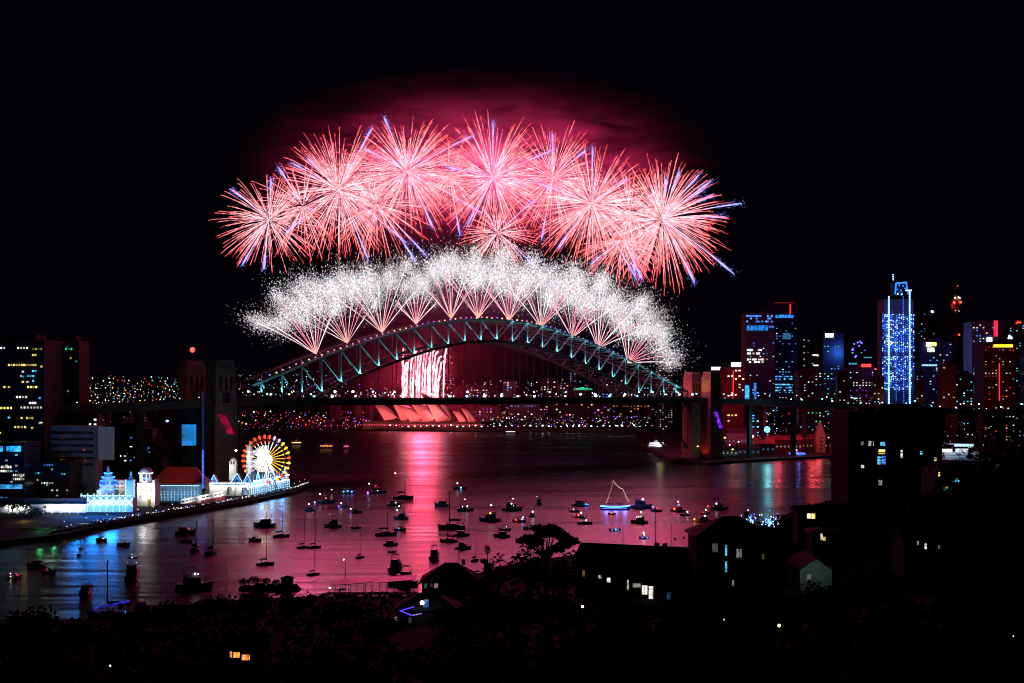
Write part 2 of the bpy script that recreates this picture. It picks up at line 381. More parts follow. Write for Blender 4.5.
b.tube([(0, 0, 88.5), (0, 0, 96)], .15, 5); mast = b.build('beacon_mast', STEEL, PF)
b = MB(); b.ball((0, 0, 96.3), 1.9, 8, 5); b.build('beacon', lit('r', 4.0, 'AUTO'), mast)
def band(parent, x0, z0, x1, z1, w_, y, m):  # glowing strip standing in for light projected onto the pylon face
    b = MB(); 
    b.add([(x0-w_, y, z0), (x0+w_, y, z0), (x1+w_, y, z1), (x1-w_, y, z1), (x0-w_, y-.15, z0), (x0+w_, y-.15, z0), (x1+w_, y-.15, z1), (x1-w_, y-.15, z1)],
          [(4, 7, 6, 5), (0, 1, 2, 3), (0, 4, 5, 1), (1, 5, 6, 2), (2, 6, 7, 3), (3, 7, 4, 0)]); b.build('projected_light_strip', m, parent)
band(PN, -4.5, 51, 3.5, 37, 2.6, -8.2, emis('red_projected_light', (.55, .005, .06), .55, spark=.25))
band(SN, -2, 48, 6, 32.5, 2.3, -7.3, emis('violet_projected_light', (.25, .02, 1), .9, spark=.25))
# floodlights on the southern pylons (their western and northern faces) and a weak one on the northern pair
lamp('pylon_floodlight', csn-BD*22-BP*2+Vector((0, 0, 63)), (1, .36, .04), 15000, 1, None, 'SPOT', csn+Vector((0, 0, 80)), 60)
lamp('pylon_floodlight', csf-BD*22-BP*2+Vector((0, 0, 63)), (1, .13, .07), 12000, 1, None, 'SPOT', csf+Vector((0, 0, 80)), 75)
lamp('pylon_floodlight', csf-BP*(-22)+Vector((0, 0, 63)), (1, .16, .05), 3000, 1, None, 'SPOT', csf+Vector((0, 0, 78)), 75)
lamp('pylon_floodlight', csn-BD*16+Vector((0, 0, 4)), (1, .06, .03), 5000, 1, None, 'SPOT', csn+Vector((0, 0, 36)), 80)
lamp('pylon_floodlight', cf+BP*30-BD*26+Vector((0, 0, 66)), (1, .30, .2), 2600, 1, None, 'SPOT', cf+Vector((0, 0, 80)), 80)

# ------------------------------------------------------------------ fireworks
FIRE = fire_mat('burning_stars', 'NONE')
SPARK = fire_mat('crackling_sparks', 'NONE')
def lerp3(a, b, t): return tuple(x+(y-x)*t for x, y in zip(a, b))
def burst(px, py, rpx, d, n, label, comets, cone=None, seed=1, gain=1.0):
    r = random.Random(seed); c = Pt(px, py, d); k = d/F; Rm = rpx*k
    t_ = thing('firework_burst', label, 'firework', c, 0, 'peony bursts above the bridge')
    b = MB(); N = 16; sx, sz = r.uniform(.9, 1.12), r.uniform(.86, 1.04)
    for q in range(int(n*1.7)):
        while True:
            v = Vector((r.gauss(0, 1), r.gauss(0, .75), r.gauss(0, 1)))
            if v.length < .2: continue
            v.normalize()
            if cone is None or v.dot(cone[0]) > cone[1]: break
        v = Vector((v.x*sx, v.y, v.z*sz)); L = Rm*r.choice((r.uniform(.62, 1.0), r.uniform(.88, 1.14))); g = Rm*r.uniform(.04, .13); t0 = r.choice((.03, .1, .2, .3))*r.uniform(.7, 1.2); ph = r.uniform(0, 6); warm = r.random()
        pts, rad, cl = [], [], []
        for i in range(N):
            u = t0+(1-t0)*i/(N-1); e = 1-max(0.0, 1-u)**1.35
            wob = .012*Rm*max(0, u-.8)*5*math.sin(u*55+ph)
            pts.append(v*(L*e)+Vector((wob, 0, -g*u*u+wob)))
            rad.append(k*(.085+.115*min(1, u*1.6))*(1.0 if i < N-1 else .5)*r.uniform(.7, 1.3))
            tip = max(0, (u-.5)/.5)**.8; 
            base = lerp3((2.6, 1.6, 1.8), (2.6, .95, 1.1), min(1, u/.5)); cc = lerp3(base, (2.3, .06+.18*warm, .12), tip)
            f = gain*r.choice((.3, .6, 1.0, 1.5))*r.uniform(.7, 1.2)*(1.0 if u > .12 else .6); cl.append(tuple(x*f for x in cc))
        b.tube(pts, rad, 3, False, cl)
    o = b.build('spark_trails', FIRE, t_); tag(o, kind='stuff')
    for (ax, ay, L) in comets:           # thick violet comets flung out of the shell
        v = Vector((ax, r.uniform(-.3, .3), ay)).normalized(); b = MB(); pts, rad, cl = [], [], []
        for i in range(14):
            u = i/13; pts.append(v*(Rm*L*u)+Vector((0, 0, -.07*Rm*u*u*L)))
            fl = max(0, (u-.72)/.28); rad.append(k*(.30+.35*u+.55*math.sin(math.pi*min(1, fl*.8)))*r.uniform(.8, 1.2))
            cc = lerp3((1.5, 1.0, 1.35), (.9, .7, 1.5), min(1, u*1.5)); cc = lerp3(cc, (.42, .46, 1.4), fl); f = r.uniform(.7, 1.15); cl.append(tuple(x*f for x in cc))
        rad[-1] *= .35
        b.tube(pts, rad, 4, False, cl); b.build('comet_trail', FIRE, t_)
        b = MB()
        for q in range(90):
            u = r.uniform(.68, 1.03); p = v*(Rm*L*u)+Vector((0, 0, -.07*Rm*u*u*L)); s = 1.5*k*(.4+u*.9)
            b.ball(p+Vector((r.gauss(0, s), r.gauss(0, s), r.gauss(0, s))), k*.28, 3, 2)
            b.c += [(.5*r.uniform(.4, 1.4), .5, 1.7)]*(len(b.v)-len(b.c))
        o = b.build('comet_sparks', SPARK, t_); tag(o, kind='stuff')
    return t_
DB = 1150
BURSTS = [
 (269, 220, 50, 118, 'red firework burst lowest and farthest left of the high arc', [(-.75, .68, 1.0), (-.55, -.83, 1.0), (-.1, -1, .95), (.1, .95, .9)]),
 (339, 190, 68, 165, 'red firework burst second from the left, between the leftmost burst and the crown', [(-.8, .55, .95), (-.55, .62, .8), (.5, .95, 1.1), (.8, -.55, 1.2), (.4, -.9, 1.05), (-.9, -.6, 1)]),
 (407, 172, 64, 180, 'dense pink firework burst left of the gap in the high arc', [(-.35, .9, 1), (1, .62, 1.25), (.9, -.4, 1.3), (.45, -.9, .9), (-.95, .6, .8)]),
 (493, 178, 62, 160, 'red firework burst at the crown of the arc with one upright violet comet', [(0, 1, 1.02), (.95, .55, 1.15), (-.5, -.85, .85), (-1, .3, .8)]),
 (498, 233, 36, 80, 'small red firework burst hanging below the crown burst', [(.95, -.75, 1.3), (.8, .8, 1.5)]),
 (553, 178, 55, 105, 'loose red firework burst right of the crown burst', [(0, 1, .95), (-.2, -1, 1.1), (.6, .6, .9)]),
 (592, 204, 67, 180, 'dense red firework burst second from the right end of the arc', [(0, 1, .9), (.55, -.85, 1.25), (.5, .4, .7), (-.95, .45, .9), (-.6, -.7, .8)]),
 (622, 240, 44, 46, 'low fan of red firework trails hanging under the right part of the arc', [(-.95, -.65, .85), (.55, -.95, .95)]),
 (662, 219, 72, 220, 'violet tipped firework burst at the right end of the arc', [(.35, 1, .8), (.1, 1, .62), (.65, .85, .85), (.95, .75, .75), (1, .3, 1.25), (.95, -.6, 1.25), (.55, -.95, .95), (.95, .5, .8), (.7, .6, .9), (1, .1, .9)]),
 (303, 206, 52, 70, 'thin red firework burst filling the gap between the two leftmost bursts', [(-.5, .85, .95)]),
 (376, 204, 58, 80, 'thin red firework burst hanging low between the second and third bursts', [(.6, -.8, 1.15), (.75, -.7, 1.2)]),
 (449, 176, 44, 50, 'sparse red firework burst left of the crown burst', [(.2, -1, 1.3)]),
 (630, 214, 58, 90, 'thin red firework burst in front of the rightmost bursts', [(.1, -1, 1.0)]),
]
for i, (px, py, rp, n, lab, cm) in enumerate(BURSTS):
    burst(px, py, rp, DB+(i % 3)*14-14, n, lab, cm, (Vector((0, 0, -1)), .1) if i == 7 else None, 20+i)
    lamp('burst_glow', Pt(px, py, DB), (1, .03, .20), (560000 if i < 9 else 120000)*(rp/60)**2, 18)
# white fans of comets fired from the top chord, ending in crackling sparks
FANS = [(-9.79, 106, 42, 13, 57), (-8.15, 104, 44, 12, 63), (-6.24, 97, 42, 12, 60), (-4.29, 92, 42, 10, 32), (-2.2, 92, 38, 11, 56), (-.52, 90, 38, 11, 55), (1.49, 90, 38, 11, 54), (3.65, 84, 40, 11, 53), (5.84, 80, 42, 12, 53), (7.74, 72, 42, 12, 53), (10.03, 56, 48, 12, 47)]
FL = ['leftmost white firework fan over the low northern end of the arch', 'white firework fan second from the left, on the rising northern arch', 'white firework fan third from the left on the arch', 'short pale firework fan below the glitter, fourth from the left on the arch',
      'white firework fan just left of the crown of the arch', 'white firework fan at the crown of the arch', 'white firework fan just right of the crown of the arch', 'white firework fan fourth from the right on the arch', 'white firework fan third from the right on the arch', 'white firework fan second from the right on the arch', 'rightmost white firework fan with one flat arching trail to the right']
for q, (i, mid, spread, n, Lp) in enumerate(FANS):
    r = random.Random(70+q); f = math.floor(i); c = node(f, 1, 14).lerp(node(f+1, 1, 14), i-f)+Vector((0, 0, 2)); k = c.y/F
    t_ = thing('firework_fan', FL[q], 'firework', c, 0, 'white comet fans along the arch')
    gl = MB()
    for s in range(n):
        a = R(mid+spread*(2*s/(n-1)-1)+r.uniform(-3, 3)); L = Lp*k*(r.uniform(.84, 1.04) if r.random() < .8 else 1.22); v = Vector((math.cos(a), r.uniform(-.25, .25), math.sin(a)))
        pts, rad, cl = [], [], []
        wh = r.random() < .35 or s in (0, n-1)
        for j in range(9):
            u = j/8; pts.append(v*L*u+Vector((0, 0, -.10*L*u*u*abs(math.cos(a)))))
            rad.append(k*(.30+.22*u)*r.uniform(.8, 1.2)); bright = (1.5, 1.15, 1.25) if wh else (1.5, .42, .62)
            cc = lerp3(lerp3((1.6, .7, .5), bright, min(1, u*4)), (1.25, .95, 1.1), max(0, u-.6)*2); f_ = r.uniform(.5, 1.15); cl.append(tuple(x*f_ for x in cc))
        b = MB(); b.tube(pts, rad, 3, False, cl); b.build('comet_trail', FIRE, t_)
        e = pts[-1]; small = Lp < 40
        for z in range(60 if small else 900):
            rr = r.random(); s1 = (3.0 if small else (4.6 if rr < .66 else 9.0))*k
            d_ = v*(s1*.95*r.gauss(0, 1)-s1*.15)+Vector((r.gauss(0, s1*.85), r.gauss(0, s1), r.gauss(0, s1*.75)))
            p = e+d_; m0 = len(gl.v); s2 = k*r.uniform(.22, .42)
            ax = Vector((0, 0, 1)); le = s2*1.3
            if r.random() < .5: ax = (p+v*L*.5).normalized(); le = k*r.uniform(.6, 1.9); s2 = k*r.uniform(.14, .24)
            gl.add([p+ax*le, p+Vector((s2, s2, -s2)), p+Vector((-s2, s2, -s2)), p+Vector((0, -s2*1.2, -s2))], [(0, 1, 2), (0, 2, 3), (0, 3, 1), (3, 2, 1)])
            t0 = r.random(); w_ = r.choice((.4, .7, 1.1, 1.6) if rr < .66 else (.2, .4, .8, 1.3))*r.uniform(.8, 1.2)
            cc = (w_, w_, w_) if t0 < .86 else ((.7*w_, .5*w_, 1.0*w_) if t0 < .94 else (w_, .5*w_, .65*w_))
            gl.c += [cc]*4
    o = gl.build('crackling_sparks', SPARK, t_); tag(o, kind='stuff')
    if q % 2 == 0: lamp('fan_glow', c+Vector((math.cos(R(mid)), 0, math.sin(R(mid))))*(Lp*.75*k), (1, .07, .32), 80000, 12)
# tall pink-white fountain beyond the opera house
DF = 2480
ft = thing('firework_fountain', 'pink white wall of firework fountains rising behind the sail roofed hall', 'firework', Pt(424, 400, DF))
o0 = ft.location; r = random.Random(5); k = DF/F
JETS = [(403.5, 349, 0), (406, 363, 1.5), (409, 360, 3), (412, 358, 2), (416, 351, 2), (419, 353, 2.5), (422, 347, 3), (425, 350, 3), (428, 348, 4), (431, 352, 4), (434, 349, 5), (437, 351, 6), (440, 356, 7), (443, 360, 7), (446, 349, 3), (414, 366, 1), (430, 362, 1), (426, 372, 1), (437, 364, 1)]
for jx, jy, lean in JETS:
    b = MB(); N = 16; pts, rad, cl = [], [], []
    x0 = jx-lean*.7-1
    for i in range(N):
        u = i/(N-1); x = x0+(jx-x0)*u**1.5+r.uniform(-.35, .35)+lean*.5*max(0, u-.85)*4; y = 404+(jy-404)*(1-max(0.0, 1-u)**1.5)
        p = Pt(x, y, DF+r.uniform(-8, 8)); pts.append(p-o0); rad.append(k*r.uniform(.85, 1.4)*(1.25-.5*u)); f = r.uniform(.75, 1.2)
        cl.append((2.6*f, 1.25*f, 1.45*f) if r.random() < .8 else (2.6*f, .5*f, .7*f))
    b.tube(pts, rad, 4, False, cl); b.build('fountain_jet', FIRE, ft)
b = MB()
for q in range(260):
    x, y = r.uniform(402, 452), r.uniform(346, 398)
    m0 = len(b.v); b.ball(Pt(x+r.gauss(0, 1), y, DF+r.uniform(-20, 20))-o0, k*r.uniform(.25, .45), 3, 2); b.c += [(2, .5, .7)]*(len(b.v)-m0)
tag(b.build('fountain_sparks', SPARK, ft), kind='stuff')
for z in (40, 85, 130): lamp('fountain_glow', (o0.x, DF, z), (1, .05, .13), 1500000, 24)

# ------------------------------------------------------------------ smoke drifting behind the fireworks
def smoke(name, px, py, d, rx, ry, rz, dens, sc_, seed, c=(.9, .9, .9)):
    m = bpy.data.materials.new(name); m.use_nodes = True; n, l = m.node_tree.nodes, m.node_tree.links
    n.remove(n['Principled BSDF']); v = n.new('ShaderNodeVolumeScatter'); v.inputs['Color'].default_value = (*c, 1); v.inputs['Anisotropy'].default_value = 0.0
    tc = n.new('ShaderNodeTexCoord'); mp = n.new('ShaderNodeMapping'); mp.inputs['Scale'].default_value = sc_; mp.inputs['Location'].default_value = (seed*3.1, seed, 0); mp.inputs['Rotation'].default_value = (0, R(12), 0)
    no = n.new('ShaderNodeTexNoise'); no.inputs['Scale'].default_value = 1; no.inputs['Detail'].default_value = 3; no.inputs['Distortion'].default_value = .8
    mr = n.new('ShaderNodeMapRange'); mr.inputs[1].default_value = .40; mr.inputs[2].default_value = .64; mr.inputs[3].default_value = .05; mr.inputs[4].default_value = 1.0
    gr = n.new('ShaderNodeTexGradient'); gr.gradient_type = 'SPHERICAL'
    pw = n.new('ShaderNodeMath'); pw.operation = 'POWER'; pw.inputs[1].default_value = 2.1; m1 = n.new('ShaderNodeMath'); m1.operation = 'MULTIPLY'; m2 = n.new('ShaderNodeMath'); m2.operation = 'MULTIPLY'; m2.inputs[1].default_value = dens
    l.new(tc.outputs['Object'], mp.inputs[0]); l.new(mp.outputs[0], no.inputs['Vector']); l.new(no.outputs['Fac'], mr.inputs[0])
    l.new(tc.outputs['Object'], gr.inputs[0]); l.new(gr.outputs['Fac'], pw.inputs[0]); l.new(pw.outputs[0], m1.inputs[0]); l.new(mr.outputs[0], m1.inputs[1]); l.new(m1.outputs[0], m2.inputs[0]); l.new(m2.outputs[0], v.inputs['Density'])
    l.new(v.outputs[0], n['Material Output'].inputs['Volume'])
    b = MB(); b.ball((0, 0, 0), 1.0, 24, 14); o = b.build(name, m); o.location = Pt(px, py, d); k = d/F; o.scale = (rx*k, ry, rz*k)
    return tag(o, kind='stuff')
smoke('firework_smoke', 478, 166, DB+40, 258, 80, 102, .0240, (4, 3, 6.5), 1, (.92, .38, .66))  # pink scatter colours put the firework glow into grey smoke
smoke('firework_smoke', 470, 305, 1075, 250, 60, 80, .0038, (3, 2, 4), 2, (.9, .5, .85))
smoke('firework_smoke', 430, 372, DF+60, 170, 160, 90, .0032, (3, 2, 3), 3, (.92, .4, .66))
# ------------------------------------------------------------------ sail roofed concert hall on the far point
SAIL = mat('white_shell_tiles', (0.72, 0.68, 0.64), 0.35, 0.06, 0.2)
DO = 2340
op0 = Pt(425, 395, DO); op = thing('opera_house', 'white sail roofed concert hall across the harbour, washed with red light', 'opera house', (op0.x, DO, 0))
kO = DO/F
def ox(px): return (px-425)*kO
def oz(py): return H-(py-HY)*kO
def shell(apx, apy, bpx, bpy, fpx, fpy, wid, dy=0.0, lean=.25):
    """one vaulted roof shell: a pointed mouth rib under the apex, the back sloping down to (bpx, bpy), standing on two feet at (fpx, fpy)"""
    A, B = Vector((ox(apx), dy, oz(apy))), Vector((ox(bpx), dy, oz(bpy)))
    n1, n2 = 12, 8; outer = []
    b = MB(); grid = []
    for s in (-1, 1):
        Ft = Vector((ox(fpx), dy+s*wid, oz(fpy)))
        for i in range(n1+1):
            u = i/n1; ridge = A.lerp(B, u)+Vector((0, 0, 9.0*math.sin(math.pi*u)))
            for j in range(n2+1):
                v = j/n2; p = ridge.lerp(Ft.lerp(B, u*.55), v); p += Vector((-.05*(1-u), s*.22, .16)).normalized()*(math.sin(math.pi*v)*wid*.36)
                grid.append(p)
    m_ = n2+1; sz = (n1+1)*m_
    for s in (0, 1):
        for i in range(n1):
            for j in range(n2):
                q = (s*sz+i*m_+j, s*sz+i*m_+j+1, s*sz+(i+1)*m_+j+1, s*sz+(i+1)*m_+j); b.f.append(q if s == 0 else q[::-1])
    b.v = [tuple(p) for p in grid]
    o = b.build('roof_shell', SAIL, op, True); sol = o.modifiers.new('thickness', 'SOLIDIFY'); sol.thickness = 1.2
    g_ = MB(); Fa, Fb = Vector((ox(fpx)+2, dy-wid*.92, oz(fpy))), Vector((ox(fpx)+2, dy+wid*.92, oz(fpy))); top = A.lerp(B, .16)+Vector((2, 0, -1))
    g_.add([Fa, Fb, top, Fa+Vector((.5, 0, 0)), Fb+Vector((.5, 0, 0)), top+Vector((.5, 0, 0))], [(0, 1, 2), (5, 4, 3), (0, 2, 5, 3), (1, 4, 5, 2), (0, 3, 4, 1)])
    g_.build('glass_wall', emis('hall_glass', (1, .45, .2), .05), op)
for a in ((374.5, 404, 400, 419.5, 386, 420, 20, -6), (388, 393.5, 412, 420, 402, 420.5, 24, 8), (397, 404.5, 428, 420.5, 412, 421, 22, -12), (406, 397, 440, 421, 425, 421.5, 26, -8), (420, 391.5, 452, 421, 438, 421.5, 30, -6), (440, 400, 453, 421, 446, 421.5, 22, 12),
          (453.5, 411.5, 468, 422, 461, 422.5, 12, -26), (462, 408.5, 478, 422, 470, 422.5, 14, -26)): shell(*a)
b = MB(); b.prism([(ox(366), -48), (ox(482), -48), (ox(492), 10), (ox(486), 60), (ox(370), 60), (ox(360), 0)], 2, oz(421.5)); b.prism([(ox(358), -66), (ox(500), -66), (ox(520), 20), (ox(500), 80), (ox(352), 80)], 1, oz(427.5)); b.build('podium', mat('dark_podium_granite', (.06, .05, .05), .8, .2, .1), op)
b = MB()
for i in range(46): b.box((ox(364)+i*5, -48.2, oz(424.3)), (2.4, .5, 1.6))
b.build('podium_windows', lit('p', .35), op)
for x, e in ((372, 1), (396, 1.0), (420, 1.25), (446, 1), (470, .7)):
    p = Pt(x-6, 424, DO-130); lamp('sail_floodlight', p, (1, .13, .13), 430000*e, 3, None, 'SPOT', Pt(x+2, 408, DO), 55)
lamp('sail_floodlight', Pt(436, 426, DO-120), (1, .4, .45), 200000, 3, None, 'SPOT', Pt(434, 408, DO), 22)

# ------------------------------------------------------------------ city buildings
_wm = {}
def window_mesh(w_, h_, m):
    k = (round(w_, 2), round(h_, 2), m.name)
    if k not in _wm:
        b = MB(); b.box((-w_*.26, 0, 0), (w_*.47, .3, h_)); b.box((w_*.26, 0, 0), (w_*.47, .3, h_)); me = b.mesh('lit_window'); me.materials.append(m); _wm[k] = me
    return _wm[k]
def windows(parent, spots, w_, h_, cap=96):
    """lit windows on a face: spots = (x, y, z, material); the first cap are parts of their own, the rest one part"""
    spots = list(spots)
    for x, y, z, m in spots[:cap]:
        o = bpy.data.objects.new('lit_window', window_mesh(w_, h_, m)); col.objects.link(o); o.parent = parent; o.location = (x, y, z)
    rest = {}
    for s in spots[cap:]: rest.setdefault(s[3].name, (s[3], []))[1].append(s)
    if rest:
        b = MB(); mats = []; idx = []
        for m, ss in rest.values():
            mats.append(m)
            for x, y, z, _ in ss: n0 = len(b.f); b.box((x, y, z), (w_, .3, h_)); idx += [len(mats)-1]*(len(b.f)-n0)
        me = b.mesh('lit_windows')
        for m in mats: me.materials.append(m)
        me.polygons.foreach_set('material_index', idx)
        o = bpy.data.objects.new('lit_windows', me); col.objects.link(o); o.parent = parent; tag(o, kind='stuff')
def tower(name, label, x0, x1, yt, d, wall, dens=.15, pal='WWcwb', win=(3.2, 2.0), pitch=(4.4, 3.8), base_z=2.0, deep=None, seed=0, s=(1.0, 3.0), rows=None, ledge=True, cat='building', group=None, roofbox=True, facing=0.0, ybot=None, blank=None):
    """a block seen between columns x0 and x1 with its roof at row yt; returns (thing, width, height)"""
    r = random.Random(seed*13+5); k = d/F; wd = (x1-x0)*k; c = Pt((x0+x1)/2, yt, d); hh = c.z-base_z; dp = deep or min(wd*.9, 34)
    t_ = thing(name, label, cat, (c.x, d, base_z), facing, group)
    b = MB(); b.box((0, dp/2, hh/2), (wd, dp, hh))
    if ledge:
        nz = int(hh/pitch[1])
        for i in range(1, nz+1): b.box((0, dp/2, i*pitch[1]), (wd+.5, dp+.5, .35))
        nx = max(2, int(wd/(pitch[0]*3)))
        for i in range(nx+1): b.box((-wd/2+i*wd/nx, -.22, hh/2), (.7, .5, hh))
    b.box((0, dp/2, hh+.45), (wd+.7, dp+.7, .9)); b.build('wall', wall, t_)
    if roofbox:
        b = MB(); b.box((wd*.1, dp/2, hh+2.6), (wd*.45, dp*.5, 3.4)); b.box((-wd*.2, dp*.6, hh+1.9), (wd*.2, dp*.25, 2)); b.tube([(wd*.15, dp/2, hh+4), (wd*.15, dp/2, hh+9)], .15, 4); b.build('roof_plant', DARKCONC, t_)
    nx, nz = max(1, int((wd-1)/pitch[0])), int((hh-2)/pitch[1]); sp = []
    zmin = 0 if ybot is None else (H-(ybot-HY)*k)-base_z
    for j in range(nz):
        z = hh-2.0-(j+.5)*pitch[1]+.4
        if z < zmin: continue
        rp = r.random(); run = r.random()
        for i in range(nx):
            if blank and blank(i/nx, j/max(1, nz)): continue
            p = dens*(3.2 if rp < .22 else .9)
            if r.random() < p:
                key = r.choice(pal) if rp > .22 else pal[int(run*len(pal))]
                sp.append((-wd/2+(i+.5)*wd/nx, -.55, z, lit(key, r.choice([s[0], (s[0]+s[1])/2, s[1]]))))
    r.shuffle(sp)
    windows(t_, sp, win[0]*.74, win[1]*.74); return t_, wd, hh
def panel(parent, name, x, z, w_, h_, m, y=-.8, d=.5, n=1):
    b = MB()
    for i in range(n): b.box((x-w_/2+(i+.5)*w_/n, y, z), (w_/n*(.86 if n > 1 else 1), d, h_))
    return b.build(name, m, parent)
def rel(o, px, py, d): return ((px-CX)*d/F-o.location.x, H-(py-HY)*d/F-o.location.z)
def px_panel(o, d, name, x0, y0, x1, y1, m, n=1, y=-.9):
    a, b_ = rel(o, x0, y0, d), rel(o, x1, y1, d); return panel(o, name, (a[0]+b_[0])/2, (a[1]+b_[1])/2, b_[0]-a[0], a[1]-b_[1], m, y, .5, n)
def px_dots(o, d, name, pts, m, rad=.5, y=-1.2):
    """a string of bulbs, one part"""
    b = MB()
    for px, py in pts: x, z = rel(o, px, py, d); b.ball((x, y, z), rad*d/F, 5, 3)
    r_ = b.build(name, m, o); tag(r_, kind='stuff'); return r_
PURPW = mat('plum_cladding', (0.055, 0.045, 0.065), .7, .2, .1); GREYW = mat('grey_cladding', (0.13, 0.13, 0.17), .6, .15, .1); REDW = mat('red_stone', (0.2, 0.05, 0.055), .8, .2, .1)
def line(x0, y0, x1, y1, n): return [(x0+(x1-x0)*i/(n-1), y0+(y1-y0)*i/(n-1)) for i in range(n)]
o, _, _ = tower('city_tower', 'slim dark tower with rows of dim white windows beyond the southern end of the arch', 659, 673, 357, 2150, DARKCONC, .5, 'www', (2.2, 1.8), (4.2, 4), seed=1, s=(.35, .8))
o, _, _ = tower('city_tower', 'dark block with a white rooftop sign behind the orange lit pylon', 709, 723, 371, 1750, DARKCONC, .05, 'cw', seed=2)
px_panel(o, 1750, 'roof_sign', 711, 367, 720.5, 370, emis('sign_white_blue', (.55, .8, 1), 4), 3)
o, _, _ = tower('hotel_building', 'red lit hotel block with a white and blue rooftop sign', 723, 745, 368, 1700, REDW, .10, 'wwy', seed=3)
px_panel(o, 1700, 'roof_sign', 731, 362.3, 741, 366.6, emis('sign_white_blue', (.55, .8, 1), 4), 4); px_dots(o, 1700, 'red_light_string', line(733, 372, 733, 398, 14), lit('r', 3), .55)
lamp('red_floodlight', Pt(734, 402, 1660), (1, .05, .12), 5500, 2)
o, _, _ = tower('city_block', 'low dark block carrying a tall bright blue light panel', 744.2, 750, 384, 1650, DARKCONC, .0, seed=4, roofbox=False)
px_panel(o, 1650, 'blue_screen', 744.9, 385.5, 749, 403.5, emis('blue_screen', (.03, .42, 1), 1.6, spark=.3), 1)
o, _, _ = tower('city_block', 'narrow block with a blue glowing stair tower', 751, 760, 379, 1680, GLASSW, .12, 'bbc', seed=5)
px_panel(o, 1680, 'stair_glazing', 753.8, 383, 756.2, 403.5, emis('stair_blue', (.04, .3, 1), .9, spark=.5), 1)
o, _, _ = tower('city_tower', 'plum coloured glass tower with a blue lit crown band', 745.5, 775, 313.5, 1850, PURPW, .09, 'WwWbc', (2.6, 1.8), (4.4, 4.0), seed=6, s=(.4, 1.3), blank=lambda u, v: v < .22)
px_panel(o, 1850, 'crown_band', 746.5, 325.5, 768, 330.5, emis('crown_blue', (.02, .3, 1), .8, spark=.12), 6); px_panel(o, 1850, 'crown_band', 768.5, 326, 774, 327.5, lit('b', .8), 2)
sp = [(rel(o, 747+q*1.9, y_, 1850)[0], -1, rel(o, 747, y_, 1850)[1], lit('b', rnd.choice((1, 2)))) for y_ in (316, 318.5, 321.5) for q in range(14) if rnd.random() < .55]; windows(o, sp, 2.4, 2.2)
sp = [(rel(o, 748+q*1.8, y_, 1850)[0], -1, rel(o, 747, y_, 1850)[1], lit('w', rnd.choice((.7, 2.5)))) for y_ in (350, 353.5, 359.5, 362) for q in range(9) if rnd.random() < .6]; windows(o, sp, 2.8, 2.2)
o, _, _ = tower('city_tower', 'tallest dark tower at left of the city with a red lit crown', 772, 797, 303, 1950, GLASSW, .13, 'ccWbb', (2.8, 1.7), (4.4, 4.0), seed=7, s=(.35, 1.0), blank=lambda u, v: v < .12)
px_panel(o, 1950, 'red_mast_panel', 789.6, 304, 790.8, 314, lit('r', 1.2), 1); px_panel(o, 1950, 'red_mast_panel', 775, 302.2, 795, 303.4, lit('r', .1), 1)
px_panel(o, 1950, 'blue_window_band', 772.5, 314.8, 793.5, 317.8, emis('band_blue', (.04, .28, 1), 1.2, spark=.25), 7); px_panel(o, 1950, 'blue_window_band', 783, 333, 791, 339, emis('band_dim', (.1, .4, .8), .35, spark=.4), 4)
sp = [(rel(o, 776+q*1.7, y_, 1950)[0], -1, rel(o, 747, y_, 1950)[1], lit(rnd.choice('cbc'), rnd.choice((.6, 1.4)))) for y_ in (376.5, 379, 384.5, 387.5, 390.5) for q in range(10) if rnd.random() < .7]; windows(o, sp, 2.6, 1.9)
o, _, _ = tower('city_tower', 'near black tower with a column of dim round windows', 797.5, 810, 334, 2050, DARKCONC, .04, 'wW', seed=8, s=(.3, .6))
px_dots(o, 2050, 'round_windows', line(804, 340, 804, 372, 6), lit('w', .35), .8)
o, _, _ = tower('city_tower', 'dark tower with white strip lights across its middle floors', 811, 823, 352, 2000, DARKCONC, .12, 'cwcg', seed=9, s=(.4, 1.2))
px_panel(o, 2000, 'strip_light', 812.5, 354.6, 822, 355.8, lit('w', 1.6), 1); px_panel(o, 2000, 'strip_light', 813, 364.7, 821, 366, lit('w', 1.2), 3)
o, _, _ = tower('city_tower', 'dark tower with teal floors and a tilted white rooftop sign', 823, 843.5, 334, 1900, GLASSW, .14, 'cccgW', (3, 1.7), seed=10, s=(.3, 1.1), blank=lambda u, v: v < .1)
px_panel(o, 1900, 'roof_sign', 825, 333.6, 833.6, 337.2, emis('sign_white', (.75, .9, 1), 5), 2)
o, _, _ = tower('city_tower', 'dark stepped tower with violet blue lights scattered round its crown', 848, 866, 346, 2050, GLASSW, .1, 'bcv', seed=11, s=(.5, 1.5))
px_dots(o, 2050, 'crown_lights', [(854, 344), (857.5, 342.5), (860, 341.5), (861.5, 343), (859, 346), (852, 350), (853, 349.5), (856, 356), (855, 357)], emis('crown_violet', (.12, .12, 1), 3), .9)
px_panel(o, 2050, 'strip_light', 848.5, 363, 857, 364.4, lit('c', .6), 3); px_panel(o, 2050, 'strip_light', 863.5, 357, 872, 358, lit('c', .6), 3)
o, _, _ = tower('hotel_building', 'plum hotel block with a red neon sign on its parapet', 849, 874, 367.5, 1750, PURPW, .2, 'wwWv', (1.9, 1.6), (4.0, 3.6), seed=12, s=(.5, 1.3))
px_panel(o, 1750, 'neon_sign', 861.2, 364, 871, 367, emis('neon_red', (1, .03, .03), 4), 5); px_dots(o, 1750, 'red_beacon', [(875, 369), (875.6, 369.3)], lit('r', 4), .7)
